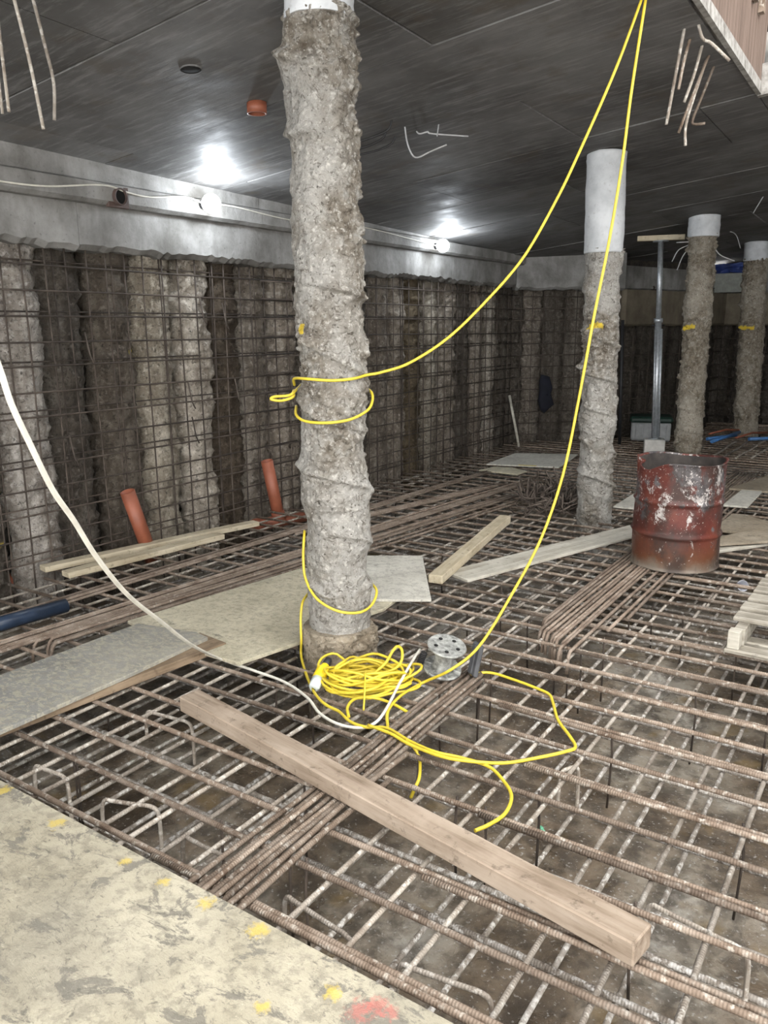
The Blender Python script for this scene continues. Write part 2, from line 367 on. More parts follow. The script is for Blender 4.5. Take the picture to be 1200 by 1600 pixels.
# drum
b = NB('peeling_red_drum'); oc = b.coord('obj')
c = b.ramp(b.noise(5, 6, 0.65), [(0.3, (0.045, 0.012, 0.009)), (0.5, (0.105, 0.024, 0.017)), (0.7, (0.155, 0.045, 0.028))])
z = b.sep(oc)[2]
low = b.math('ADD', z, b.math('MULTIPLY', b.math('SUBTRACT', b.noise(6, 5), 0.5), 0.25))
c = b.mix(b.ramp(low, [(0.02, 0.85), (0.22, 0.0)]), c, (0.13, 0.055, 0.02))
c = b.mix(b.ramp(low, [(-0.02, 0.9), (0.08, 0.0)]), c, (0.19, 0.165, 0.135))
gate = b.ramp(z, [(0.20, 0.0), (0.45, 0.10)])
pat = b.math('ADD', b.noise(1.0, 7, 0.72, b.mapp(oc, (4.6, 4.6, 3.2), (1.7, 0.3, 2.2)), 0.3), gate)
c = b.mix(b.ramp(pat, [(0.60, 0.0), (0.63, 0.92)]), c, b.ramp(b.noise(22, 5), [(0.35, (0.03, 0.03, 0.033)), (0.65, (0.13, 0.13, 0.135))]))
c = b.mix(b.ramp(b.noise(3.4, 5, .6, b.mapp(oc, (1, 1, .6), (4, 2, 1))), [(0.50, 0.0), (0.60, 0.8)]), c, (0.035, 0.024, 0.02))
pat2 = b.math('ADD', b.noise(1.0, 8, 0.8, b.mapp(oc, (9, 9, 5.5), (2.4, 0.1, 2.5)), 0.4), b.math('MULTIPLY', gate, 0.5))
c = b.mix(b.ramp(pat2, [(0.605, 0.0), (0.63, 0.9)]), c, b.ramp(b.noise(40, 5), [(0.35, (0.22, 0.20, 0.19)), (0.6, (0.50, 0.47, 0.45))]))
c = b.mix(b.ramp(b.math('ADD', b.noise(60, 5, 0.7), b.math('MULTIPLY', gate, .4)), [(0.655, 0.0), (0.69, 0.9)]), c, (0.55, 0.50, 0.47))
M['drum'] = b.fin(c, b.ramp(b.noise(8, 4), [(0.3, 0.35), (0.7, 0.7)]), b.bump(pat, 0.3, 0.006), metal=0.15)
b = NB('sooty_steel'); M['soot'] = b.fin(b.ramp(b.noise(10, 5), [(0.3, (0.02, 0.018, 0.017)), (0.7, (0.075, 0.062, 0.055))]), 0.8, b.bump(b.noise(30, 4), 0.4, 0.01))
def plain(name, colr, rough=0.5, metal=0.0, var=0.25, scale=14):
    b = NB(name)
    c = b.ramp(b.noise(scale, 4, 0.6), [(0.3, tuple(x * (1 - var) for x in colr)), (0.7, tuple(min(1, x * (1 + var)) for x in colr))])
    return b.fin(c, rough, b.bump(b.noise(scale * 5, 3), 0.15, 0.003), metal)
M['yellow'] = plain('yellow_cable_sheath', (0.64, 0.50, 0.04), 0.45, 0, 0.16)
M['yellow_plug'] = plain('yellow_plug_plastic', (0.85, 0.62, 0.02), 0.4, 0, 0.1)
M['clear'] = plain('clear_plug_plastic', (0.62, 0.68, 0.66), 0.25, 0, 0.1)
M['white'] = plain('white_cable_sheath', (0.62, 0.60, 0.53), 0.5, 0, 0.15)
M['orange'] = plain('orange_drain_pipe', (0.27, 0.085, 0.046), 0.5, 0, 0.22, 8)
M['blue_pipe'] = plain('dark_blue_pipe', (0.022, 0.036, 0.065), 0.35, 0, 0.25)
M['blue'] = plain('bright_blue_pipe', (0.06, 0.18, 0.42), 0.4, 0, 0.2)
M['navy'] = plain('navy_cloth', (0.006, 0.007, 0.014), 0.9, 0, 0.3, 8)
M['black'] = plain('black_rubber', (0.018, 0.018, 0.02), 0.6, 0, 0.3)
M['rubber'] = plain('grey_rubber', (0.075, 0.078, 0.085), 0.6, 0, 0.4)
M['galv'] = plain('galvanised_steel', (0.46, 0.49, 0.52), 0.42, 0.65, 0.22, 30)
M['reel'] = plain('dusty_zinc_reel', (0.30, 0.305, 0.29), 0.6, 0.3, 0.6, 45)
M['green'] = plain('dark_green_lid', (0.012, 0.035, 0.026), 0.5, 0, 0.3)
M['block'] = plain('pale_concrete_block', (0.50, 0.49, 0.46), 0.85, 0, 0.18)
M['tank'] = plain('grey_plastic_tank', (0.36, 0.37, 0.37), 0.6, 0, 0.2)
M['tarp'] = plain('blue_sheeting', (0.035, 0.06, 0.22), 0.4, 0, 0.5, 6)
M['cream_panel'] = plain('pale_corrugated_panel', (0.30, 0.31, 0.28), 0.7, 0, 0.2)
M['rustpipe'] = plain('rusty_pipe', (0.07, 0.045, 0.038), 0.8, 0, 0.4)
M['green_bit'] = plain('green_plastic', (0.10, 0.33, 0.20), 0.5, 0, 0.3)
M['white_plastic'] = plain('white_plastic', (0.6, 0.61, 0.66), 0.4, 0, 0.1)
M['hole_shade'] = plain('painted_hole_shade', (0.004, 0.004, 0.004), 0.9, 0, 0.2)  # near-black colour painted in for the shade inside holes
M['wire'] = plain('pale_wire', (0.42, 0.42, 0.43), 0.5, 0.2, 0.2)
b = NB('lit_lamp_globe'); b.b.inputs['Base Color'].default_value = (1, 1, 1, 1)
b.b.inputs['Emission Color'].default_value = (0.93, 0.97, 1.0, 1); b.b.inputs['Emission Strength'].default_value = 14; M['lamp'] = b.m

# ================================================================== SETTING
# ---- floor (blinding concrete under the bars)
FZ = -0.34
nx, ny = 150, 260
X, Y = np.meshgrid(np.linspace(-6.5, 6, nx), np.linspace(-4.5, 15.5, ny))
pp = np.stack([X.ravel(), Y.ravel(), np.zeros(X.size)], -1)
Z = FZ - 0.03 + 0.03 * fbm(pp * 1.4, 3, 3) + 0.012 * fbm(pp * 7, 8, 2)
V = np.stack([X.ravel(), Y.ravel(), np.minimum(Z, FZ + 0.01)], -1).reshape(ny, nx, 3)
tag(mk('floor', gridmesh('floor', V, nx, ny, False), M['floor']), 'wet dirty concrete blinding below the steel', None, None, 'structure')

# ---- ceiling: slab with an opening, and the soffit panels under it
OX0, OX1, OY0, OY1 = -1.0, 2.2, -3.0, 5.56
CX0, CX1, CYA, CYB = -6.0, 5.5, -4.5, 15.0
def slab_piece(x0, x1, y0, y1, t0, t1):
    v = []
    for t in (t0, t1):
        for (x, y) in ((x0, y0), (x1, y0), (x1, y1), (x0, y1)): v.append((x, y, ceilz(x, y) + t))
    return v, [(3, 2, 1, 0), (4, 5, 6, 7), (0, 1, 5, 4), (1, 2, 6, 5), (2, 3, 7, 6), (3, 0, 4, 7)]
def ringmesh(name, t0, t1):
    o_ = [(CX0, CYA), (CX1, CYA), (CX1, CYB), (CX0, CYB)]; i_ = [(OX0, OY0), (OX1, OY0), (OX1, OY1), (OX0, OY1)]
    v = []
    for t in (t0, t1):
        for (x, y) in o_ + i_: v.append((x, y, ceilz(x, y) + t))
    f = []
    for k in range(4):
        n_ = (k + 1) % 4
        f += [(k, k + 4, n_ + 4, n_), (8 + k, 8 + n_, 12 + n_, 12 + k), (k, n_, 8 + n_, 8 + k), (4 + k, 12 + k, 12 + n_, 4 + n_)]
    return mesh(name, v, f, False)
ceiling = tag(mk('ceiling', ringmesh('ceiling', 0.008, 0.34), M['joint']), 'dark panelled concrete soffit', None, None, 'structure')
PW = 2.08
def panel(x0, x1, y0, y1):
    if x1 - x0 < 0.06 or y1 - y0 < 0.06: return
    g = random.uniform(0.003, 0.006); dz = random.uniform(-0.007, 0.004)
    v, f = slab_piece(x0 + g, x1 - g, y0 + g, y1 - g, dz, 0.02)
    mk('soffit_panel', mesh('soffit_panel', v, f, False), M['soffit'], ceiling)
for k in range(-5, 15):
    y0 = 0.5 + k; y1 = 1.5 + k
    s0 = {1: -3.0, 2: -4.12, 3: -3.1, 4: -2.06, 5: -3.4, 6: -2.6}.get(k, -4.1 + (k * 0.73) % PW)
    xs = s0 - PW * 3
    while xs < CX1:
        a, b_ = max(xs, -4.9), min(xs + PW, CX1); xs += PW
        if b_ <= a: continue
        ya, yb = max(y0, CYA), min(y1, CYB)
        if yb <= OY0 or ya >= OY1 or b_ <= OX0 or a >= OX1: panel(a, b_, ya, yb); continue
        panel(a, min(b_, OX0), ya, yb); panel(max(a, OX1), b_, ya, yb)
        if yb > OY1: panel(max(a, OX0), min(b_, OX1), max(ya, OY1), yb)

# ---- the opening in the slab: formwork faces, pale lip
def vquad(name, x0, y0, x1, y1, za, zb, th, mat, parent=None):
    d = np.array([x1 - x0, y1 - y0]); L = np.linalg.norm(d); n_ = np.array([-d[1], d[0]]) / L * th
    q = [(x0, y0), (x1, y1), (x1 + n_[0], y1 + n_[1]), (x0 + n_[0], y0 + n_[1])]
    v = [(x, y, za(x, y)) for x, y in q] + [(x, y, zb(x, y)) for x, y in q]
    return mk(name, mesh(name, v, [(3, 2, 1, 0), (4, 5, 6, 7), (0, 1, 5, 4), (1, 2, 6, 5), (2, 3, 7, 6), (3, 0, 4, 7)], False), mat, parent)
up = lambda t: (lambda x, y: ceilz(x, y) + t)
shaft = vquad('trim_1', OX0 + .012, OY0, OX0 + .012, OY1, up(0.03), up(2.4), 0.06, M['shaft'])
tag(shaft, 'brown formwork face of the slab opening', None, None, 'structure')
yy = OY1 - 0.28
while yy > 1.0:
    vquad('formwork_batten', OX0 + 0.042, yy - 0.05, OX0 + 0.042, yy, up(0.34), up(1.4), 0.028, M['bar_rust'], shaft); yy -= 0.19
lip = vquad('trim_2', OX0 + 0.020, OY0, OX0 + 0.020, OY1 + 0.0, up(-0.006), up(0.055), 0.026, M['lip'])
tag(lip, 'pale broken plaster lip along the slab opening', None, None, 'structure')
sh2 = vquad('trim_3', OX0, OY1, OX1, OY1, up(-0.01), up(0.16), -0.05, M['lip']); tag(sh2, 'pale end face of the slab opening', None, None, 'structure')
sh3 = vquad('trim_4', OX0, OY1 + 0.03, OX1, OY1 + 0.03, up(0.16), up(2.4), 0.05, M['hole_shade']); tag(sh3, 'dark end of the slab opening', None, None, 'structure')  # near-black sheet: the darkness up here is put into its colour
for k in range(3):
    vquad('board', OX0 + 0.1, OY1 + 0.026, OX1, OY1 + 0.026, up(0.42 + k * 0.11), up(0.50 + k * 0.11), 0.004, M['shaft'], sh3)
sh4 = vquad('trim_5', OX1, OY0, OX1, OY1, up(0.0), up(0.4), -0.05, M['shaft']); tag(sh4, 'far side face of the slab opening', None, None, 'structure')
for k, yb in enumerate((OY1 - 0.35, OY1 - 0.42)):
    o = tube('scaffold_tube', [(OX0 + 0.10, yb, 3.30), (OX0 + 0.10, yb, 4.3)], 0.016, M['wire'], None, 10)
    tag(o, 'thin pale tube standing in the slab opening, ' + ('nearer the camera' if k else 'nearer the end face'), 'tube', 'tubes in the slab opening')

# ---- walls of bored piles
def pile_me(name, r, z0, z1, seed, nseg=26, nrow=150):
    th = np.linspace(-1.75, 1.75, nseg); zz = np.linspace(z0, z1, nrow)
    T, Zz = np.meshgrid(th, zz); p = np.stack([np.cos(T) * r, np.sin(T) * r, Zz], -1).reshape(-1, 3)
    q = p + np.array([seed * 3.7, seed * 1.9, 0])
    d = 0.022 * fbm(q * 5, seed, 3) + 0.014 * fbm(q * 17, seed + 3, 3) + 0.02 * np.maximum(0, vnoise(q * 26, seed + 9) - 0.15)
    ph = (p[:, 2] / 0.11 + T.ravel() / (2 * math.pi) + 0.3 * vnoise(q * 3, seed + 20)); fr = np.abs(ph - np.round(ph))
    d += (0.012 if seed % 3 == 0 else 0.005) * np.exp(-(fr / 0.09) ** 2)
    d += 0.010 * (0.5 - np.abs(vnoise(q * np.array([9., 9, 12]), seed + 40)) * 2) + 0.006 * (0.5 - np.abs(vnoise(q * 22, seed + 41)) * 2)
    s_ = 1 + d / r
    v = p * np.stack([s_, s_, np.ones_like(s_)], -1)
    return gridmesh(name, v.reshape(nrow, nseg, 3), nseg, nrow, False)
PILES = [pile_me('pile', 0.172, -0.4, 2.06, k + 1) for k in range(7)]
for me in PILES:
    me.materials.append(M['pile']); co = np.zeros(len(me.vertices) * 3, np.float32); me.vertices.foreach_get('co', co); co = co.reshape(-1, 3)
    attr(me, 'paint', np.zeros(len(co)))
def run_piles(parent, a, b, spacing, tints, start=0, back=0.165):
    """row of piles whose fronts lie on the line a-b; room side is to the right of a->b"""
    a = np.asarray(a, float); b = np.asarray(b, float); d = b - a; L = np.linalg.norm(d); d /= L; nrm = np.array([d[1], -d[0]])
    n_ = int(L / spacing); k = 0
    for i in range(n_ + 1):
        s_ = i * spacing + random.uniform(-0.03, 0.03); c_ = a + d * s_ - nrm * (back + random.uniform(-0.03, 0.03))
        o = mk('pile', PILES[(start + i * 3) % 7], None, parent, (c_[0], c_[1], random.uniform(-0.0, 0.03)))
        o.rotation_euler = (0.018 * 0, 0, math.atan2(nrm[1], nrm[0]) + random.uniform(-0.15, 0.15))
        t = tints[i] if i < len(tints) else (lambda q: (q, q * 0.97, q * 0.93))(random.uniform(0.45, 1.05))
        lum = t[0]; kf = 0.74 if lum < 1.0 else 0.95
        o.color = (*[x * kf for x in t], 1)
WX = -4.60
def backing(name, a, b, z0, z1, label):
    a = np.asarray(a, float); b = np.asarray(b, float); d = b - a; d /= np.linalg.norm(d); nrm = np.array([d[1], -d[0]])
    a2, b2 = a - nrm * 0.23, b - nrm * 0.23; a3, b3 = a - nrm * 0.5, b - nrm * 0.5
    q = [a2, b2, b3, a3]
    v = [(p[0], p[1], z0) for p in q] + [(p[0], p[1], z1) for p in q]
    o = mk(name, mesh(name, v, [(3, 2, 1, 0), (4, 5, 6, 7), (0, 1, 5, 4), (1, 2, 6, 5), (2, 3, 7, 6), (3, 0, 4, 7)], False), M['soil'])
    return tag(o, label, None, None, 'structure')
wl = backing('wall_left', (WX, -4.0), (WX, 9.95), -0.4, 2.75, 'wall of rough bored concrete piles')
g = lambda q, w_=0.95, z_=0.9: (q, q * w_, q * z_)
tl = [g(.7) for _ in range(18)]
# tints along the wall, from behind the camera to the far end (brown, pale streaked, dark ...)
tl += [g(.9), (1.9, 1.9, 1.95), g(.75), g(.9, .92, .84), g(1.9, .97, .90), g(2.2, .98, .95), g(.6, .85, .7), g(1.3), g(1.5), g(.9), g(.35, 1, 1.08), g(.5), g(1.2), g(1.5), g(.8, .85, .62), g(1.7, .97, .90), g(1.5), g(.8), g(1.5), g(1.9, .99, .97), g(.8), g(1.3), g(1.6), g(.7), g(1.2)]
run_piles(wl, (WX, -3.9), (WX, 9.9), 0.36, tl)
for (px, py, hw, hh) in ((221, 554, .05, .03), (10, 775, .07, .012), (12, 856, .07, .016), (5, 690, .03, .02)):
    q = PX(px, py, WX + .03); o = min([c_ for c_ in wl.children], key=lambda c_: abs(c_.location.y - q[1]))
    me = o.data.copy(); co = np.zeros(len(me.vertices) * 3, np.float32); me.vertices.foreach_get('co', co); co = co.reshape(-1, 3)
    old = np.zeros(len(co), np.float32); me.attributes['paint'].data.foreach_get('value', old); rz_ = o.rotation_euler.z
    yy_ = co[:, 0] * math.sin(rz_) + co[:, 1] * math.cos(rz_) + o.location.y
    n_ = vnoise(co.astype(float) * 22, 77); m_ = ((np.abs(yy_ - q[1]) / hw) ** 2 + (np.abs(co[:, 2] + o.location.z - q[2]) / hh) ** 2 + 0.8 * n_ < 1).astype(np.float32) * .75
    me.attributes['paint'].data.foreach_set('value', np.maximum(old, m_)); o.data = me
B0, B1 = np.array([WX + 0.02, 9.95]), np.array([-3.55, 11.1])
wb = backing('wall_far', B0, B1, -0.4, 2.6, 'angled end of the pile wall')
run_piles(wb, B0, B1, 0.33, [g(.7), g(1.0), g(.75), g(.9), g(.6)], 2)
D0, D1, D2_ = B1, np.array([-2.75, 13.7]), np.array([4.5, 14.1])
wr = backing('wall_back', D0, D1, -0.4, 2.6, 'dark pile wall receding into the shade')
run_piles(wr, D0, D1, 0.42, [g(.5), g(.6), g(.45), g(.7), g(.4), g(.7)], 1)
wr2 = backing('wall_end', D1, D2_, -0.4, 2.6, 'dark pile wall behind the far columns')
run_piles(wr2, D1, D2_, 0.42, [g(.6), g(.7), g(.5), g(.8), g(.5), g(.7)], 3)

for nm, (x0, y0, x1, y1) in (('wall_right', (CX1 - .3, CYB, CX1 - .3, 2.0)),):
    tag(vquad(nm, x0, y0, x1, y1, lambda x, y: -0.4, lambda x, y: ceilz(x, y) + .05, 0.2, M['soil']), 'plain dark wall added out of view to cut side light', None, None, 'structure')  # unseen wall, added so the far end falls darker
# ---- capping beams (ragged undersides)
def beam(parent, a, b, front, z0, z1, mat, ragged=0.02, depth=0.3, seed=1):
    """cast beam section; front face stands `front` metres before the line a-b"""
    a = np.asarray(a, float); b = np.asarray(b, float); d = b - a; L = np.linalg.norm(d); d /= L; nrm = np.array([d[1], -d[0]])
    n_ = max(6, int(L / 0.035)); rows = []
    for i in range(n_ + 1):
        s_ = L * i / n_; p = a + d * s_
        zt = z1(p) if callable(z1) else z1
        q = np.array([[s_ * 9, seed * 5.1, 0.3], [s_ * 30, seed * 2.2, 0.9], [s_ * 6, seed * 1.2, 4.4]])
        nz = vnoise(q, seed); lo = z0 + ragged * (nz[0] + 0.6 * nz[1]); fo = front + 0.006 * nz[2]
        f_ = p + nrm * fo; m_ = p + nrm * (fo - 0.03 - ragged); bk = p - nrm * depth
        rows.append([(bk[0], bk[1], lo + ragged), (m_[0], m_[1], lo), (f_[0], f_[1], lo + 0.02 + ragged * 0.6), (f_[0], f_[1], zt - 0.004), (f_[0] - nrm[0] * .004, f_[1] - nrm[1] * .004, zt), (bk[0], bk[1], zt)])
    me = gridmesh('beam_section', np.array(rows), 6, n_ + 1, True, False, True)
    return mk('beam_section', me, mat, parent)
tb = tag(empty('trim_6', (WX, 0, 2.0), 0), 'grey cast capping beam over the pile wall', None, None, 'structure')
def beam_o(o): 
    o.matrix_parent_inverse = o.parent.matrix_world.inverted() if False else Matrix.Translation(-o.parent.location); return o
for k, (ya, yb) in enumerate(((-3.9, 0.9), (0.903, 3.3), (3.303, 5.7), (5.703, 8.1), (8.103, 10.0))):
    beam_o(beam(tb, (WX, ya), (WX, yb), 0.15, 1.99, 2.27, M['beam'], 0.018, seed=k + 2))
for k, (ya, yb) in enumerate(((-3.9, 2.0), (2.003, 4.9), (4.903, 7.6), (7.603, 9.85))):
    beam_o(beam(tb, (WX, ya), (WX, yb), 0.24, 2.262, 2.385, M['beam'], 0.002, seed=k + 20))
    beam_o(beam(tb, (WX, ya), (WX, yb), 0.20, 2.378, (lambda p: ceilz(WX + 0.2, p[1]) + 0.03), M['beam'], 0.002, seed=k + 40))
beam_o(beam(tb, B0 - np.array([0, .05]), B1, 0.16, 1.97, 2.46, M['beam'], 0.018, seed=70))
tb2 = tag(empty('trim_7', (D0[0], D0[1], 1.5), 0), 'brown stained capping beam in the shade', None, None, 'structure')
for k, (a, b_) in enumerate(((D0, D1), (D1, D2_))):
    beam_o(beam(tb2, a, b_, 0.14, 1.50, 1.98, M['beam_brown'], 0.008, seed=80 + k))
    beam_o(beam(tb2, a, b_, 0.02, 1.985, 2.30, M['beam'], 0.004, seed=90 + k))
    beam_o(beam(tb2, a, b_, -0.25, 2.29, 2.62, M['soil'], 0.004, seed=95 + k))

# ================================================================== REINFORCEMENT
BAR_CACHE = {}
def bar_me(L, r, sides=8, segs=5, wav=0.004):
    key = (round(L, 2), r, random.randrange(4)); 
    if key in BAR_CACHE: return BAR_CACHE[key]
    t = np.linspace(0, 1, segs + 1); ph = random.uniform(0, 6)
    pts = np.stack([t * L, wav * np.sin(t * 7 + ph), wav * 0.4 * np.sin(t * 9 + ph * 2)], -1)
    me = tube_me('bar', pts, r, sides); BAR_CACHE[key] = me; return me
def bar(a, b, r, mat, parent, name='bar', wav=0.004):
    a = np.asarray(a, float); b = np.asarray(b, float); d = b - a; L = np.linalg.norm(d)
    me = bar_me(L, r, 8, 5, wav)
    me2 = me
    if me.materials and me.materials[0] is not mat: me2 = me.copy(); me2.materials.clear(); me2.materials.append(mat)
    o = mk(name, me2, mat, parent, a)
    o.rotation_mode = 'QUATERNION'; o.rotation_quaternion = Vector(d).to_track_quat('X', 'Z') if abs(d[2]) < 0.9 * L else Vector((1, 0, 0)).rotation_difference(Vector(d))
    return o
COLS = [(-2.155, 2.87, .21), (-2.055, 6.14, .18), (-2.12, 9.45, .19), (-1.95, 12.05, .19)]
def cut(a, b):
    """split the run a-b where it would pass through a column"""
    a = np.asarray(a, float); b = np.asarray(b, float); d = b - a; L = np.linalg.norm(d); d = d / L; segs = [(0, L)]
    for cx, cy, r in COLS:
        s_ = (cx - a[0]) * d[0] + (cy - a[1]) * d[1]; q = abs((cx - a[0]) * d[1] - (cy - a[1]) * d[0])
        if q < r:
            h = math.sqrt(r * r - q * q) + 0.01; new = []
            for (u, v_) in segs:
                if s_ - h > u: new.append((u, min(v_, s_ - h)))
                if s_ + h < v_: new.append((max(u, s_ + h), v_))
            segs = new
    return [(a + d * u, a + d * v_) for u, v_ in segs if v_ - u > 0.08]
ys = [0.35, 0.52, 0.69, 0.86, 1.03, 1.19, 1.35, 1.54, 1.705, 1.875, 2.05, 2.225, 2.40, 2.58, 2.775, 2.935, 3.13, 3.28, 3.465, 3.65, 3.83]
while ys[-1] < 13.3: ys.append(ys[-1] + 0.178 + random.uniform(-0.015, 0.015))
xs = [-4.28, -4.12, -3.95, -3.78, -3.6, -3.44, -3.27, -3.1, -2.93, -2.69, -2.595, -2.45, -2.30, -2.15, -1.97, -1.845, -1.72, -1.60, -1.42, -1.22, -1.03, -0.855, -0.644, -0.463, -0.285, -0.10, 0.09, 0.28, 0.47, 0.66, 0.85, 1.05]
mat1 = tag(empty('reinforcement_mat', (-2.2, 6, -0.33)), 'top grid of ribbed steel bars covering the whole floor', 'rebar mat')
mat2 = tag(empty('reinforcement_mat', (-2.2, 6, -0.34)), 'lower grid of cement-splashed bars seen through the top grid', 'rebar mat')
def inv(o): o.matrix_parent_inverse = Matrix.Translation(-o.parent.location); return o
RB, RA = 0.0095, 0.008
def wallx(y): return WX + 0.13 if y < 9.8 else WX + 0.13 + (y - 9.8) * 0.9
for i, y in enumerate(ys):
    xl = min(wallx(y), -2.75) + random.uniform(0, 0.12); xr = 1.25 + random.uniform(-.1, .1)
    tl_ = random.uniform(-0.012, 0.012)
    for a, b_ in cut((xl, y - tl_, 0), (xr, y + tl_, 0)): inv(bar(a, b_, RB, M['bar_rust'], mat1))
    if i % 2 == 0 and y < 7:                                   # lapped second bar
        x0 = random.uniform(-1.9, -0.9)
        if i in (8, 10, 12): x0 = -1.0
        for a, b_ in cut((x0, y - 0.022, 0.001), (xr, y - 0.02 + tl_, 0.001)): inv(bar(a, b_, RB, M['bar_rust'], mat1))
for i, x in enumerate(xs):
    y0 = 0.3 + random.uniform(0, .1); j = random.uniform(-.012, .012)
    ym = random.uniform(4.5, 8.5); ye = 13.2 if x > -2.6 else (10.2 if x < -3.6 else 11.6)
    for a, b_ in cut((x - j, y0, -0.0178), (x + j * .2, ym, -0.0178)): inv(bar(a, b_, RA, M['bar_grey'], mat1))
    for a, b_ in cut((x + .02, ym - 0.6, -0.0178), (x + .02 + j, ye, -0.0178)): inv(bar(a, b_, RA, M['bar_grey'], mat1))
# lower grid
ys2 = np.arange(0.4, 11.0, 0.2) + rng.uniform(-.03, .03, len(np.arange(0.4, 11.0, 0.2)))
xs2 = np.arange(-4.3, 1.1, 0.19) + rng.uniform(-.03, .03, len(np.arange(-4.3, 1.1, 0.19)))
for y in ys2:
    for a, b_ in cut((min(wallx(y), -3.2), y, -0.255), (1.1, y + random.uniform(-.02, .02), -0.255)): inv(bar(a, b_, 0.010, M['bar_cement'], mat2))
for x in xs2:
    for a, b_ in cut((x, 0.3, -0.275), (x + random.uniform(-.02, .02), 10.2, -0.275)): inv(bar(a, b_, 0.009, M['bar_cement'], mat2))
# spacer legs and hooked bars between the grids
for k in range(70):
    x = random.uniform(-2.9, -0.1) if k < 50 else random.uniform(-4.2, -0.5); y = random.uniform(1.4, 4.6) if k < 50 else random.uniform(4.5, 9)
    y = min(ys, key=lambda q: abs(q - y)) + 0.016
    if any(math.hypot(x - c_[0], y - c_[1]) < c_[2] + .03 for c_ in COLS): continue
    inv(mk('spacer_leg', tube_me('spacer_leg', [(x, y, -0.33), (x + random.uniform(-.01, .01), y, -0.1), (x, y, 0.012)], 0.0045, 6), M['bar_wall'], mat1))
def hook(pts, r=0.007, mat='bar_grey'):
    inv(mk('hooked_bar', tube_me('hooked_bar', spline(pts, 6), r, 8), M[mat], mat1))
for (px, py, qx, qy) in ((553, 1470, 450, 1402), (1172, 1490, 1020, 1415), (770, 1558, 630, 1508), (362, 1345, 290, 1308), (248, 1262, 165, 1250), (105, 1215, 57, 1197), (905, 1195, 880, 1205), (300, 1130, 232, 1112)):
    a = P(px, py, -0.02); c_ = P(qx, qy, -0.02); d = (c_ - a) / np.linalg.norm(c_ - a)
    hook([a + (0, 0, -.18), a + (0, 0, -.10), a + d * .004 + (0, 0, -.02), a + d * .03, a + d * .08, c_ - d * .03, c_, c_ + d * .015 + (0, 0, -.03), c_ + d * .02 + (0, 0, -.12)])

# ---- mesh in front of the wall piles
wm = tag(empty('wall_reinforcement', (WX + .1, 5, -0.3)), 'vertical grid of thin dark bars standing before the pile wall', 'rebar mesh')
zs = np.arange(0.08, 2.0, 0.15)
for k, z_ in enumerate(zs):
    for (ya, yb) in ((0.6, 5.4), (5.0, 9.95)):
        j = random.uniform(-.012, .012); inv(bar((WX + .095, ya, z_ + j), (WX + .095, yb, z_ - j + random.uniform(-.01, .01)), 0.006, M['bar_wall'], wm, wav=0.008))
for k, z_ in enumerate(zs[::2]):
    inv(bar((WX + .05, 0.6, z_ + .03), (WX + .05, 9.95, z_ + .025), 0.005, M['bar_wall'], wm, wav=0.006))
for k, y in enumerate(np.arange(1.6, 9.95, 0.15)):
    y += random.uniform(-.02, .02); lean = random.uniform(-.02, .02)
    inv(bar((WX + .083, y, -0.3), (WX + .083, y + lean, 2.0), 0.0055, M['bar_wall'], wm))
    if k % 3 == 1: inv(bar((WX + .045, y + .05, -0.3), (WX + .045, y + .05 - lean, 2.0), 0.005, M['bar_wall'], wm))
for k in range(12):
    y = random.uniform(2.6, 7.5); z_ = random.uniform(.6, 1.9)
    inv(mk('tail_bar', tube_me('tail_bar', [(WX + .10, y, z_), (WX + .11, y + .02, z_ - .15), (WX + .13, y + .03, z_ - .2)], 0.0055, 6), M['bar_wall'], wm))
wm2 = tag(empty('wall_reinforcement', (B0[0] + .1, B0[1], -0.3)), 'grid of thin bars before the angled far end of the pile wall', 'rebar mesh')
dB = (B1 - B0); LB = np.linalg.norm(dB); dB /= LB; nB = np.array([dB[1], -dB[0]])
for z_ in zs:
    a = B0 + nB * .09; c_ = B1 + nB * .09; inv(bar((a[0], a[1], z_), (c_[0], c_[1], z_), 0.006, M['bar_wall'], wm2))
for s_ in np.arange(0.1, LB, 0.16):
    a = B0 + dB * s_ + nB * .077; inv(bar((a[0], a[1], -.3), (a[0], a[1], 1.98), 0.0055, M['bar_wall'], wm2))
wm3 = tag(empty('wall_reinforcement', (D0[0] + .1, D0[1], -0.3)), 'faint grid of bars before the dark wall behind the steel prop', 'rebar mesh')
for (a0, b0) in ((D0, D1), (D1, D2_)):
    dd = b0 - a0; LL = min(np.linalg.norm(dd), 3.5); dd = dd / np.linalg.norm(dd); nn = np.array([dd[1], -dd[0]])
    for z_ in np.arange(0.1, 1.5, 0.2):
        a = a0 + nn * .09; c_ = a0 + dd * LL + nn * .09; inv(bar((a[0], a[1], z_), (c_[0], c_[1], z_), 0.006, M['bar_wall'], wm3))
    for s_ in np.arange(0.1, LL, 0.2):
        a = a0 + dd * s_ + nn * .077; inv(bar((a[0], a[1], -.3), (a[0], a[1], 1.5), 0.0055, M['bar_wall'], wm3))

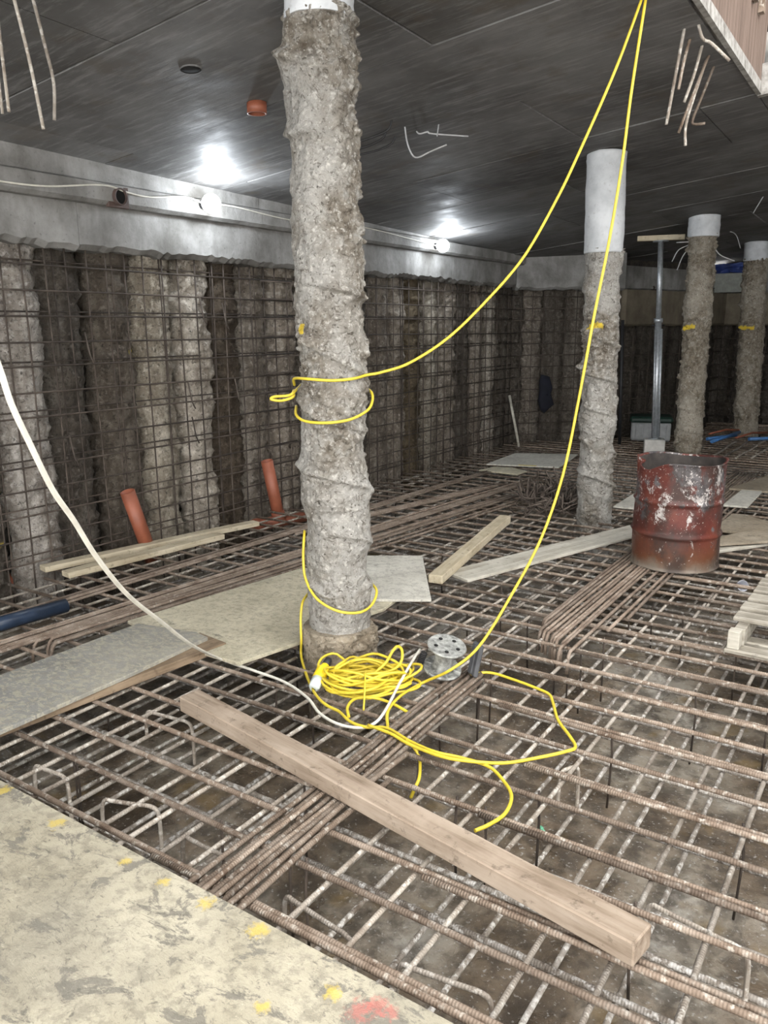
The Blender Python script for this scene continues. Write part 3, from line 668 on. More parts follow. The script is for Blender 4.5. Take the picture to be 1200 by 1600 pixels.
# ================================================================== COLUMNS
def column(base, top_px, r, head_z, label, mats, seed, nseg, row, marks, rough=1.0, collar=None, bulges=(), head_r=None, grit0=0.12, gritz=0.65):
    """rough cast-in-ground column from below the steel up to the soffit; top_px gives where it meets the soffit"""
    bx, by = base; tp = PC(*top_px); lean = np.array([(tp[0] - bx), (tp[1] - by)]); lean *= min(1, 0.16 / max(np.linalg.norm(lean), 1e-6))
    zt = ceilz(bx + lean[0], by + lean[1]) - 0.002
    root = empty('concrete_column', (bx, by, FZ), 0, label, 'column', 'rough concrete columns')
    az = math.atan2(-by, -bx)                                    # direction to the camera
    def surf(name, z0, z1, r0, mat, seed, amp, ridge, nrow, nseg):
        zz = np.linspace(z0, z1, nrow); th = np.arange(nseg) * 2 * math.pi / nseg
        T, Zz = np.meshgrid(th, zz); p = np.stack([np.cos(T) * r0, np.sin(T) * r0, Zz], -1).reshape(-1, 3); q = p + np.array([seed * 2.3, seed * 4.1, 0])
        grit = np.clip(0.5 + grit0 + 1.5 * fbm(q * np.array([3.2, 3.2, 2.2]), seed + 70, 3) + (p[:, 2] - 1.55) * gritz, 0.0, 1)
        d = amp * (0.010 * fbm(q * 5.0, seed, 2) + 0.006 * fbm(q * 13, seed + 2, 2) + (0.0012 + 0.004 * grit) * fbm(q * 40, seed + 4, 3) + (0.002 + 0.026 * grit) * np.maximum(0, vnoise(q * 34, seed + 8) - 0.28) - 0.010 * grit * np.maximum(0, vnoise(q * 24, seed + 12) - 0.35))
        if amp > .5: d += amp * (0.004 * (0.5 - np.abs(vnoise(q * np.array([7., 7, 9]), seed + 80)) * 2) + 0.0025 * (0.5 - np.abs(vnoise(q * np.array([17., 17, 30]), seed + 81)) * 2) + 0.0025 * (0.5 - np.abs(vnoise(q * 44, seed + 82)) * 2))
        if ridge:
            ph = p[:, 2] / 0.27 + T.ravel() / (2 * math.pi) + 0.16 * vnoise(q * 4, seed + 30); fr = ph - np.round(ph)
            gate = np.clip(0.45 + 1.3 * vnoise(q * 3.1, seed + 31), 0.0, 1.3)
            d += ridge * gate * np.exp(-(np.where(fr < 0, fr / 0.028, fr / 0.11)) ** 2)
        for (pa, pz, sa, sz, h) in bulges:                        # lumps: angle right of the camera, height, widths
            da = (T.ravel() - (az + pa) + math.pi) % (2 * math.pi) - math.pi
            d += h * np.exp(-(da / sa) ** 2 - ((p[:, 2] - pz) / sz) ** 2) if name == 'shaft' else 0
        s_ = 1 + d / r0; t = (p[:, 2] - 0) / zt
        v = np.stack([p[:, 0] * s_ + lean[0] * t, p[:, 1] * s_ + lean[1] * t, p[:, 2] - FZ], -1)
        me = gridmesh(name, v.reshape(nrow, nseg, 3), nseg, nrow, True, True, True)
        pa_ = np.zeros(len(v))
        for (a0, a1, mz, hh) in marks:
            da = (T.ravel() - az + math.pi) % (2 * math.pi) - math.pi
            edge = hh * (1 + 0.7 * vnoise(q * 25, seed + 50))
            pa_ = np.maximum(pa_, ((da > a0) & (da < a1) & (np.abs(p[:, 2] - mz) < edge)) * 0.9)
        attr(me, 'paint', pa_); attr(me, 'grit', grit)
        return mk(name, me, mat, root)
    surf('shaft', FZ - .03, head_z, r, mats[0], seed, rough, 0.016 * rough, int((head_z - FZ) / row), nseg)
    hr = head_r or r * 0.97
    nh = max(8, int((zt - head_z + .03) / 0.03))
    surf('head', head_z - 0.03, zt, hr, M['head'], seed + 60, 0.28, 0.0, nh * 2, 40)
    if collar: surf('collar', FZ - .02, collar[0], collar[1], M['collar'], seed + 90, 1.5, 0.0, 110, 180)
    return root, lean, zt
c1, lean1, zt1 = column((-2.155, 2.87), (497, -8), 0.141, 2.70, 'thick rough grey column wrapped in yellow cable', (M['column'],), 3, 220, 0.0052,
       [(-1.25, -0.95, 1.50, 0.016)], 1.15, (0.13, 0.172), bulges=[(-1.3, 2.52, .35, .05, .03), (1.35, 1.42, .5, .05, .02), (1.3, 0.34, .35, .04, .028), (-1.3, 0.75, .4, .05, .016), (1.35, 0.78, .4, .05, .016)])
c2, lean2, zt2 = column((-2.055, 6.14), (945, 236), 0.132, 2.05, 'rough grey column with a long smooth white head beside the rusty drum', (M['column'],), 5, 130, 0.009,
       [(-0.9, 0.1, 1.50, 0.018)], 1.4, head_r=0.139, grit0=-.05, gritz=.35)
c3, lean3, zt3 = column((-2.12, 9.45), (1100, 335), 0.142, 2.44, 'rough brown column with a short white head behind the drum', (M['column_brown'],), 11, 110, 0.012, [(-1.2, -0.1, 1.48, 0.020)], 1.3, head_r=0.158, grit0=.6, gritz=0)
c4, lean4, zt4 = column((-1.95, 12.05), (1183, 378), 0.155, 2.36, 'most distant rough brown column, cut by the picture edge region', (M['column_brown'],), 17, 100, 0.014, [(-1.2, 0.2, 1.47, 0.020)], 1.3, head_r=0.155, grit0=.5, gritz=0)
c4['label'] = 'most distant rough brown column, before the blue sheeting'

# ================================================================== LAMPS ON THE WALL
def lamp(px, py, label, pos=None, power=None):
    p = PX(px, py, WX + 0.33) if pos is None else np.array(pos)
    root = empty('wall_lamp', p, 0, label, 'lamp', 'lamps along the capping beam')
    a = np.linspace(-math.pi / 2, math.pi / 2, 15); prof = [(max(0.0015, 0.066 * math.cos(t)), 0.066 * math.sin(t)) for t in a]
    mk('globe', lathe('globe', prof, 24), M['lamp'], root)
    o = mk('lamp_holder', lathe('lamp_holder', [(0.02, 0), (0.03, 0.0), (0.032, 0.04), (0.02, 0.06), (0.01, 0.061)], 16), M['black'], root); o.location = (-0.060, 0, 0); o.rotation_euler = (0, -math.pi / 2, 0)
    ld = bpy.data.lights.new('lamp_light', 'POINT'); ld.energy = power or LAMP_W; ld.color = (0.86, 0.93, 1.0); ld.shadow_soft_size = 0.05
    lo = bpy.data.objects.new('lamp_light', ld); col.objects.link(lo); lo.parent = root; lo.location = (0.10, 0, 0.0)
    return p
L1 = lamp(330, 318, 'glaring round lamp on the beam, nearer one, left of the cable-wrapped column')
L2 = lamp(692, 384, 'glaring round lamp on the beam, farther one, behind the hanging cable')
L0 = lamp(0, 0, 'added unseen lamp on the beam beyond the picture edge', (WX + 0.33, L1[1] - 3.3, 2.37))  # unseen lamp, added to keep the near end of the wall lit
for k, yl in enumerate((6.6, 9.8)):
    lamp(0, 0, 'added unseen lamp under the soffit beyond the picture edge, ' + ('nearer the drum' if k == 0 else 'farther from the drum'), (1.6, yl, ceilz(1.6, yl) - .12), 27.0)  # unseen lamps added to lift the light on the far columns
# flex along the beam
pts = [PX(-60, 270, WX + .255), PX(0, 283, WX + .255), PX(75, 291, WX + .255), PX(160, 289, WX + .255), PX(200, 301, WX + .255), PX(235, 308, WX + .255), PX(290, 308, WX + .255), L1 + (-.06, 0, .0)]
pts2 = [L1 + (-.06, 0, 0), L1 + (-.075, .3, .02), L1 + (-.075, 1.0, -.01), L1 + (-.075, 1.9, .03), L1 + (-.075, 2.7, 0), L2 + (-.06, 0, 0)]
tag(tube('lamp_flex', spline(pts, 6), 0.006, M['white'], None, 6), 'thin white flex running along the beam to the nearer lamp', 'cable')
tag(tube('lamp_flex', spline(pts2, 6), 0.005, M['white'], None, 6), 'thin white flex along the beam between the two lamps', 'cable')
# pipe end in the beam
q = PX(185, 308, WX + .24)
root = empty('wall_pipe', q, 0, 'dark open pipe end set in the capping beam', 'pipe')
o = mk('sleeve', lathe('sleeve', [(0.045, -.12), (0.052, -.12), (0.052, .03), (0.043, .03), (0.043, -.11)], 24, False), M['rustpipe'], root); o.rotation_euler = (0, math.pi / 2, 0)
o = mk('bore_shade', lathe('bore_shade', [(0.0435, .008), (0.0435, .012)], 24), M['hole_shade'], root); o.rotation_euler = (0, math.pi / 2, 0)  # black disc painted as the shaded inside of the pipe
o = mk('box_out', box_me('box_out', 0.03, 0.16, 0.13, .004), M['rustpipe'], root); o.location = (-.012, 0, -.065)

# ================================================================== SOFFIT FITTINGS
q = PC(298, 106)
root = empty('service_hole', q, 0, 'black round hole cut in the soffit', 'hole'); root.rotation_euler = (math.atan(CY), -math.atan(CX), 0)
o = mk('rim', lathe('rim', [(0.047, -.010), (0.050, -.010), (0.050, .01), (0.047, .01), (0.047, -.010)], 28, False), M['soffit'], root)
o = mk('bore_shade', lathe('bore_shade', [(0.001, -.0085), (0.0475, -.0085), (0.0475, 0.01)], 28), M['hole_shade'], root)  # flat black disc in place of a shaded recess
q = PC(401, 160)
root = empty('pipe_stub', q, 0, 'short orange pipe stub poking through the soffit', 'pipe')
mk('ring', lathe('ring', [(0.044, .0), (0.052, .0), (0.052, -.055), (0.044, -.055), (0.044, -.002)], 32, False), M['orange'], root)
mk('bore_shade', lathe('bore_shade', [(0.001, -.012), (0.0435, -.012), (0.0435, -.004)], 32), M['hole_shade'], root)  # black cap imitating the dark inside of the stub
def hang(pxs, r, mat, label, group, name='hanging_bar', ceil_first=True):
    a = PC(*pxs[0]); pts = [a + (0, 0, 0.01)] + [PF(px, py, a) for px, py in pxs[1:]]
    pts = spline(pts, 5) if len(pts) > 2 else np.array(pts)
    return tag(tube(name, pts, r, M[mat], None, 7), label, 'rebar', group)
for k, (pp_, lb) in enumerate((([(-4, 25), (14, 175)], 'rusty bar hanging from the soffit at the picture edge, straight one'), ([(-6, 90), (4, 178)], 'short rusty bar hanging from the soffit at the picture edge'),
        ([(14, -30), (45, 90), (68, 202)], 'long slightly bent bar hanging from the soffit over the lit beam'), ([(46, -20), (70, 70), (84, 130), (85, 188)], 'thin bar hanging from the soffit, bent plumb near its end'))):
    hang(pp_, 0.0065, 'bar_grey', lb, 'bars hanging over the lit beam')
rc = [([(1070, 44), (1055, 120), (1041, 195)], 'bar_grey', 'long rusty bar hanging beside the slab opening, set apart from the cluster'),
      ([(1079, 60), (1069, 95), (1060, 140)], 'bar_rust', 'thin dark bar hanging between the long bar and the cluster by the opening'),
      ([(1098, 70), (1085, 115), (1069, 160)], 'bar_grey', 'short rusty bar at the near side of the cluster by the slab opening'),
      ([(1108, 88), (1084, 145), (1060, 208)], 'bar_rust', 'rusty bar crossing the cluster by the slab opening, splayed outward'),
      ([(1104, 95), (1080, 165), (1071, 200), (1071, 228)], 'bar_grey', 'longest bar of the cluster by the slab opening, plumb at its tip'),
      ([(1116, 105), (1097, 150), (1083, 185), (1084, 194), (1102, 193)], 'bar_rust', 'bar by the slab opening with its end bent sideways'),
      ([(1090, 38), (1098, 60), (1112, 68), (1140, 95)], 'bar_grey', 'crooked bar bent up along the lip of the slab opening')]
for pp_, mm, lb in rc: hang(pp_, 0.0075, mm, lb, 'bars hanging by the slab opening')
for pp_, lb in (([(613, 187), (606, 203), (580, 215), (551, 224)], 'dark curved bar end under the soffit, topmost of three beside the column'), ([(604, 205), (598, 216), (578, 227), (553, 235)], 'dark curved bar end under the soffit, middle of three beside the column'),
        ([(619, 212), (612, 224), (590, 235), (556, 243)], 'dark curved bar end under the soffit, lowest of three beside the column')):
    hang(pp_, 0.0065, 'black', lb, 'curved bar ends under the soffit')
hang([(632, 197), (637, 225), (649, 246), (672, 237), (698, 226)], 0.005, 'wire', 'pale hooked wire hanging from the soffit', None, 'hanging_wire')
hang([(649, 204), (655, 209), (668, 206), (676, 209), (732, 213)], 0.005, 'wire', 'pale straight wire held level under the soffit', None, 'hanging_wire')
hang([(686, 193), (683, 213)], 0.004, 'wire', 'short pale wire end dropping from the soffit', None, 'hanging_wire')
for k, (pp_, lb) in enumerate((([(1128, 336), (1150, 320), (1182, 298)], 'pale loose wire rising behind the short white column head'), ([(1112, 330), (1135, 312), (1160, 295)], 'thin wire lying up the soffit above the short white column head'),
        ([(1194, 306), (1177, 333)], 'short wire dropping from the soffit near the picture edge'), ([(1137, 362), (1150, 367), (1157, 388)], 'bent bar end under the soffit between the two brown columns'))):
    hang(pp_, 0.005, 'wire', lb, None, 'hanging_wire')
for k, (pp_, lb) in enumerate((([(1078, 378), (1057, 379)], 'short bar end sticking out level from the brown column head'), ([(1076, 383), (1060, 391), (1050, 409)], 'curved bar end drooping from the brown column head'), ([(1076, 388), (1066, 402), (1058, 422)], 'straight bar end slanting down from the brown column head'),
        ([(1112, 380), (1125, 398), (1148, 408)], 'curved bar end sweeping out behind the brown column head'))):
    c_ = np.array([-2.05, 9.3, 2.4]); pts = [PF(px, py, c_) for px, py in pp_]
    tag(tube('bar_end', spline(pts, 5), 0.006, M['wire'], None, 6), lb, 'rebar')

# ================================================================== LOOSE STEEL ON THE MAT
def loose(a, b, r, mat, label, group, bend=None, name='loose_bar'):
    a = np.asarray(a, float); b = np.asarray(b, float); d = (b - a) / np.linalg.norm(b - a)
    t = np.linspace(0, 1, 14)[:, None]; side = np.array([-d[1], d[0], 0])
    pts = a + (b - a) * t + side * (0.006 * np.sin(t * random.uniform(5, 9) + random.uniform(0, 6))) + np.array([0, 0, 1]) * 0.002 * np.sin(t * 11)
    pts = list(pts)
    if bend:                                                    # bent over the near end
        pts = [pts[0] + np.array([0, 0, -bend]) - d * .03, pts[0] + np.array([0, 0, -0.05]) - d * .028, pts[0] + np.array([0, 0, -0.018]) - d * .016] + pts
    pts = np.array(pts); o0 = pts[0].copy()
    # local x axis along the bar so that the ribs run across it
    ang = math.atan2(d[1], d[0]); Rm = np.array([[math.cos(ang), math.sin(ang), 0], [-math.sin(ang), math.cos(ang), 0], [0, 0, 1]])
    o = mk(name, tube_me(name, (pts - o0) @ Rm.T, r, 8), M[mat], None, o0); o.rotation_euler.z = ang
    return tag(o, label, 'rebar', group)
TZ = RB + 0.0005
ORD = ('first', 'second', 'third', 'fourth', 'fifth', 'sixth', 'seventh', 'eighth', 'ninth', 'tenth', 'eleventh', 'twelfth')
def bundle(pa, pb, n, sp, r, mat, label, group, z=TZ, bend=None, jit=0.15, fan=0.0, stack=False):
    a = P(*pa, 0.02); c_ = P(*pb, 0.02); d = (c_ - a) / np.linalg.norm(c_ - a); s_ = np.array([d[1], -d[0], 0])
    for k in range(n):
        off = (k - (n - 1) / 2) * sp
        e0, e1 = random.uniform(-jit, jit), random.uniform(-jit, jit)
        A = a + s_ * off + d * e0; B = c_ + s_ * (off * (1 + fan)) + d * e1; A[2] = z + r + random.choice((0, 0, .006)); B[2] = z + r + random.choice((0, 0, .006))
        loose(A, B, r, mat, label + ', ' + ORD[k] + ' from its wall side', group, bend)
        if stack and k < n - 1 and k % 2 == 0:
            A2 = A + s_ * sp / 2 + d * .2; B2 = B + s_ * sp / 2 - d * .3; A2[2] = B2[2] = z + r * 2.7; loose(A2, B2, r, mat, label, group)
bundle((20, 963), (767, 735), 4, 0.026, 0.008, 'bar_brown', 'long brown bar of the bundle nearest the wall', 'bundle of bars nearest the pile wall')
bundle((478, 827), (779, 757), 4, 0.028, 0.008, 'bar_brown', 'long brown bar of the second bundle from the wall', 'second bundle of bars from the pile wall', fan=.2)
bundle((-60, 1030), (835, 749), 5, 0.025, 0.0085, 'bar_brown', 'long brown bar of the third bundle from the wall', 'third bundle of bars from the pile wall')
bundle((75, 1003), (800, 774), 4, 0.034, 0.0085, 'bar_brown', 'long bar with turned-down end beside the plywood', 'fourth bundle of bars, beside the plywood', bend=0.11, jit=0.04)
bundle((300, 945), (880, 762), 2, 0.05, 0.009, 'bar_rust', 'thin bar between the bundles and the plywood', 'pair of thin bars beside the plywood')
# stacked bent bars running under the drum
for k in range(11):
    x = -1.485 + k * 0.0245; y0 = 3.62 - 0.018 * k + (0.10 if k in (0, 1) else 0) - (0.05 if k > 8 else 0)
    if k == 10: x += 0.03
    loose((x, y0, TZ + .0085), (x - 0.01, 8.85 + random.uniform(-.1, .1), TZ + .0085), 0.0085, 'bar_brown', 'hooked bar in the stack running under the drum, ' + ORD[k] + ' from the column side', 'stack of hooked bars under the drum', 0.10)
for k, x in enumerate((-1.16, -1.12)):
    loose((x, 3.75 + k * .2, TZ + .009), (x + .01, 8.7 - k * .3, TZ + .009), 0.009, 'bar_brown', 'plain straight bar beside the hooked stack under the drum, ' + ('next to the stack' if k == 0 else 'outer one'), 'plain bars beside the hooked stack')
# foreground bundle crossing under the long timber
for k in range(6):
    x = -1.53 + k * 0.025
    loose((x + .03, 1.15, TZ + .0085), (x - .01, 2.98 - .04 * (k % 3), TZ + .0085), 0.0085, 'bar_rust', 'ribbed bar in the tight bundle under the long timber, ' + ORD[k] + ' from its wall side', 'tight bundle under the long timber')
for k, x in enumerate((-1.36, -1.325)):
    loose((x, 1.12, TZ + .0095), (x - .01, 2.2 - k * .18, TZ + .0095), 0.0095, 'bar_rust', 'short ribbed bar beside the tight bundle under the long timber, ' + ('inner one' if k == 0 else 'outer one'), 'short bars beside the tight bundle')
# few bars lying near the farthest columns
for k, (pa, pb) in enumerate((((1108, 716), (1150, 690)), ((1128, 716), (1172, 688)), ((1150, 716), (1196, 688)), ((1175, 716), (1215, 690)))):
    A, B = P(*pa, .03), P(*pb, .03); loose(A, B, 0.012, 'bar_grey', 'pale bar lying slantwise near the most distant column, ' + ORD[k] + ' from the prop', 'pale bars near the most distant column')

# spiky heap of bent links beside the second column
hc = P(868, 790, 0.0); hc = np.array([-2.47, 6.28, TZ])
LINKS = []
for k in range(6):
    L = random.uniform(.16, .30); h = random.uniform(.08, .17)
    LINKS.append(tube_me('bent_link', spline([(-L / 2, 0, h), (-L / 2 + .01, .005, .03), (-L / 2 + .04, 0, 0), (0, .01, 0), (L / 2 - .04, 0, 0), (L / 2 - .01, -.005, .03), (L / 2, .0, h * .8)], 3), 0.006, 6))
for me in LINKS: me.materials.append(M['bar_link'])
for k in range(95):
    a = random.uniform(0, 6.28); rr = 0.26 * math.sqrt(random.random()); 
    hz = (0.27 * (1 - rr / 0.32)) * random.random()
    o = mk('bent_link', LINKS[k % 6], None, None, (hc[0] + rr * math.cos(a) * 0.9, hc[1] + rr * math.sin(a) * 1.3, hc[2] + .012 + hz))
    o.rotation_euler = (random.uniform(-1.3, 1.3), random.uniform(-.5, .5), random.uniform(0, 6.28))
    tag(o, 'dark bent steel link in the spiky heap beside the white-headed column', 'rebar link', 'heap of bent steel links')

# ================================================================== BOARDS AND TIMBER
BZ = 0.012
# big foreground sheet (lies on the bundle)
slab('plywood_sheet', [(-2.95, 0.10), (-0.50, 0.06), (-0.50, 1.262), (-2.95, 1.285)], 0.031, 0.018, M['ply_fg'], 'large stained plywood sheet with yellow and red paint spots, filling the near corner', 'plywood')
box_at('timber_plank', (-2.885, 0.85), (-2.70, 2.56), 0.20, 0.036, M['wood_dark'], BZ, None, .003, 6, 0.003, 3)
tag(bpy.data.objects['timber_plank'], 'dark timber plank under the grey worn board', 'timber')
slab('worn_board', [(-3.13, 0.90), (-2.665, 0.88), (-2.665, 2.0), (-2.672, 2.2), (-2.69, 2.52), (-2.78, 2.535), (-3.12, 2.46)], 0.0495, 0.018, M['ply_grey'], 'grey worn board with scuffed face, lying over the plank edge', 'plywood')
a, b_, c_, d_ = P(200, 968, .05), P(375, 1035, .05), P(605, 949, .05), P(470, 884, .05)
slab('plywood_sheet', [(-3.25, 2.50), (-2.84, 2.425), (-2.40, 2.42), (-2.325, 2.76), (-2.35, 2.95), (-2.24, 3.36), (-2.30, 3.75), (-3.08, 3.72)], BZ + .012, 0.018, M['ply'], 'cream plywood sheet under the grey board, reaching behind the cable-wrapped column', 'plywood', None, (0.0, 0.0))
C1, C2 = P(660, 868, .06), P(674, 935, .06); e = (C2 - C1)[:2]; nrm = np.array([e[1], -e[0]]); nrm = nrm / np.linalg.norm(nrm)
slab('plywood_offcut', [C1[:2], C2[:2], C2[:2] + nrm * 0.44, C1[:2] + nrm * 0.46], 0.045, 0.015, M['ply_pale'], 'pale plywood offcut lying on the cream sheet behind the column', 'plywood', None, (0.0, 0.012))
# long timber across the foreground
o = box_at('long_timber', P(296, 1091, .07), P(1004, 1472, .075), 0.092, 0.062, M['wood'], 0.0305, None, .004, 10, 0.006, 5); tag(o, 'long thick brown timber lying across the foreground bars', 'timber')
o = box_at('timber_batten', P(680, 905, .06), P(789, 812, .06), 0.088, 0.055, M['wood_pale'], 0.033, None, .004, 6, 0.003, 8, 0.004); tag(o, 'short pale timber batten resting on the end of a plank', 'timber')
o = box_at('timber_plank', P(712, 897, .04), P(1030, 818, .04), 0.215, 0.02, M['wood_grey'], BZ, None, .003, 8, 0.003, 9, 0.012); tag(o, 'wide greyed plank running behind the rusty drum', 'timber')
o = box_at('timber_plank', P(66, 884, .05), P(400, 813, .05), 0.085, 0.036, M['wood_pale'], BZ, None, .003, 6, 0.003, 10); tag(o, 'pale plank at the foot of the pile wall, nearer the wall', 'timber')
o = box_at('timber_plank', P(102, 893, .05), P(345, 833, .05), 0.09, 0.036, M['wood_pale'], BZ, None, .003, 6, 0.003, 12); tag(o, 'pale plank at the foot of the pile wall, lying in front of the other', 'timber')
# far sheets
q = [P(760, 726, .03), P(805, 709, .03), P(903, 711, .03), P(873, 731, .03)]
slab('plywood_sheet', q, BZ + .012, .016, M['ply_pale'], 'pale plywood sheet with a yellow edge stripe near the far wall', 'plywood')
e0, e1 = q[0], q[3]; e0 = e0 + (e1 - e0) * .45
o = box_at('paint_stripe', e0, e0 + (q[3] - q[0]) * .25, 0.03, 0.002, M['yellow'], BZ + .0285, bpy.data.objects[-1] if False else None)
sh = [x for x in col.objects if x.get('label', '').startswith('pale plywood sheet with a yellow')][0]
o.parent = sh; o.matrix_parent_inverse = Matrix.Translation(-sh.location)
slab('broken_board', [P(748, 735, .02)[:2], P(772, 730, .02)[:2], P(800, 731, .02)[:2], P(823, 737, .02)[:2], P(808, 742, .02)[:2], P(785, 739, .02)[:2]], BZ, .014, M['ply'], 'small broken board with jagged ends before the far sheet', 'plywood')
slab('plywood_offcut', [P(958, 792, .02)[:2], P(990, 772, .02)[:2], P(1020, 776, .02)[:2], P(1000, 796, .02)[:2]], BZ, .015, M['ply_pale'], 'pale plywood corner sticking out between column and drum', 'plywood')
slab('plywood_offcut', [P(1129, 790, .04)[:2], P(1160, 765, .04)[:2], P(1192, 767, .04)[:2], P(1168, 793, .04)[:2]], BZ + .02, .015, M['ply_pale'], 'pale square offcut on the bars behind the drum', 'plywood')
slab('worn_board', [P(1139, 763, .05)[:2], P(1215, 738, .05)[:2], P(1260, 745, .05)[:2], P(1215, 769, .05)[:2]], BZ + .02, .02, M['ply_brown'], 'brown board running out of the picture above the pale offcut', 'plywood')
slab('worn_board', [P(1112, 827, .04)[:2], P(1143, 803, .04)[:2], P(1158, 803, .04)[:2], P(1240, 824, .04)[:2], P(1240, 838, .04)[:2], P(1138, 830, .04)[:2]], BZ + .012, .016, M['ply_brown'], 'splintered brown board beside the drum, upper of two', 'plywood')
slab('worn_board', [P(1118, 842, .045)[:2], P(1240, 818, .045)[:2], P(1240, 846, .045)[:2], P(1124, 853, .045)[:2]], BZ + .03, .016, M['ply_brown'], 'worn brown board beside the drum, lower of two', 'plywood')
o = box_at('steel_edged_plank', P(1108, 860, .03), P(1240, 841, .03), 0.075, 0.02, M['wood_grey'], BZ, None, .003, 4, 0.002, 14); tag(o, 'grey plank edge lying along the worn board beside the drum', 'timber')
o.name = 'timber_plank'

# ================================================================== DRUM
dc = P(1051, 896, 0.03); dv = dc[:2] / np.linalg.norm(dc[:2]); dc = np.array([dc[0] + dv[0] * .28, dc[1] + dv[1] * .28, TZ + 0.0195])
drum = empty('steel_drum', dc, 0, 'open rusty red steel drum with peeling paint and a dented rim', 'drum')
azd = math.atan2(-dc[1], -dc[0]); ns, nr = 120, 64
def drum_shell(r0, inner):
    th = np.arange(ns) * 2 * math.pi / ns; rel = (th - azd + math.pi) % (2 * math.pi) - math.pi
    top = 0.665 - 0.05 * np.exp(-((rel + 0.85) / 0.42) ** 2) + 0.018 * np.exp(-((rel + 1.65) / .12) ** 2) + 0.008 * np.sin(th * 3)
    rows = []
    for k in range(nr):
        t = k / (nr - 1); z_ = top * t + (0.006 if inner else 0) * (1 - t)
        r = np.full(ns, r0)
        for hz in (0.215, 0.42): r = r + 0.013 * np.exp(-((z_ - hz) / 0.011) ** 2)
        r = r + 0.010 * np.exp(-((z_ - top) / 0.007) ** 2) * (0 if inner else 1) * (np.exp(-((rel + 1.3) / .6) ** 2) < .5)
        r = r + 0.007 * np.exp(-(z_ / 0.008) ** 2)
        r = r - 0.045 * np.exp(-((rel + 1.42) / .10) ** 2) * np.clip((t - .82) / .18, 0, 1) - 0.014 * np.exp(-((rel + 0.9) / .5) ** 2) * t ** 4
        r = r + 0.004 * np.sin(th * 4 + z_ * 9) * t + 0.003 * np.sin(th * 7 - z_ * 13)
        rows.append(np.stack([r * np.cos(th), r * np.sin(th), z_], -1))
    return np.array(rows)
ro, ri = drum_shell(0.263, False), drum_shell(0.257, True)
mk('shell', gridmesh('shell', np.concatenate([ro, ri[::-1]]), ns, nr * 2, True, True), M['drum'], drum)
drum.children  # shell carries paint outside; soot liner inside
mk('liner', gridmesh('liner', drum_shell(0.2555, True)[:-1] * np.array([1, 1, 1]), ns, nr - 1, True, True), M['soot'], drum)
mk('bottom', lathe('bottom', [(0.01, 0.012), (0.251, 0.012), (0.253, 0.004), (0.01, 0.003)], 48), M['soot'], drum)

# ================================================================== PALLET
pa = P(1136, 982, BZ); 
pr = empty('pallet', (-0.595, 3.86, BZ), -0.03, 'broken grey wooden pallet at the picture edge', 'pallet')
def pbox(name, x0, x1, y0, y1, z0, z1, mat, seed=0):
    o = mk(name, box_me(name, x1 - x0, y1 - y0, z1 - z0, .003, 3, .002, seed), mat, pr); o.location = ((x0 + x1) / 2, (y0 + y1) / 2, z0); return o
for k in range(3): pbox('bearer', 0.0 + k * .5, 0.05 + k * .5, 0.0, 1.0, 0.018, 0.10, M['wood_pallet'], k)
pbox('block', -0.012, 0.04, -0.06, 0.0, 0.018, 0.105, M['wood_grey'], 4)
for k in range(2): pbox('bottom_board', -0.02, 1.05, -0.08 + k * .14, 0.02 + k * .14, 0.0, 0.018, M['wood_pallet'], 5 + k)
pbox('bottom_board', -0.02, 1.05, 0.85, 0.95, 0.0, 0.018, M['wood_pallet'], 8)
for k in range(6): pbox('slat', -0.03 + random.uniform(-.012, .012), 1.05, 0.10 + k * .158, 0.215 + k * .158, 0.10, 0.12, M['wood_pallet'], 20 + k)

# ================================================================== CABLES
Ax = np.array([lean1[0] * .5 - 2.155, lean1[1] * .5 + 2.87, 0])
camdir = math.atan2(-Ax[1], -Ax[0])
def colp(px_y, ang, r=0.165):
    """point on the wrapped column: height read on the photograph, angle to the right of the camera side"""
    zz = PF(525, px_y, Ax + np.array([0.14 * math.cos(camdir), 0.14 * math.sin(camdir), 0]))[2]; t = zz / zt1
    cx, cy = -2.155 + lean1[0] * t, 2.87 + lean1[1] * t
    return np.array([cx + r * math.cos(camdir + ang), cy + r * math.sin(camdir + ang), zz])
lead = empty('extension_lead', P(566, 1075, TZ), 0, 'bright yellow extension lead, hung from above, round the column and coiled on the bars', 'cable')
def lpart(name, pts, r=0.0062, n=7, mat='yellow'):
    pts = spline(pts, n); o = mk(name, tube_me(name, pts, r, 8), M[mat], lead); o.matrix_parent_inverse = Matrix.Translation(-lead.location); return o
AP = PC(1006, -14); AP[2] -= 0.01
E1 = colp(588, 1.15)
def vplane(A, B, pxs):
    d = (B - A)[:2]; n_ = np.array([d[1], -d[0], 0]); return [PV(px, py, A, n_) for px, py in pxs]
run1 = [AP] + vplane(AP, E1, [(962, 108), (905, 238), (868, 315), (818, 402), (760, 470), (700, 528), (640, 567), (595, 582)])
run1 += [E1, colp(592, .6, .162), colp(594, 0, .165), colp(592, -.7, .165), colp(593, -1.3, .168), colp(605, -1.7, .168)]
lpart('cable_run', run1)
side = np.array([math.cos(YAW), math.sin(YAW), 0])
bt = colp(616, -1.45, .17)
lpart('cable_loop', [colp(606, -2.2, .17), bt, PF(450, 618, bt), PF(428, 620, bt), PF(424, 624, bt), PF(440, 626, bt), PF(458, 620, bt), colp(614, -1.7, .17), colp(618, -2.4, .17)])
lpart('cable_run', [colp(610, 2.2, .165), colp(618, 1.6, .17), colp(632, 1.35, .175), colp(645, 1.0, .17), colp(656, .4, .168), colp(660, -.2, .166), colp(659, -.8, .166), colp(652, -1.3, .167), colp(640, -1.8, .168)])
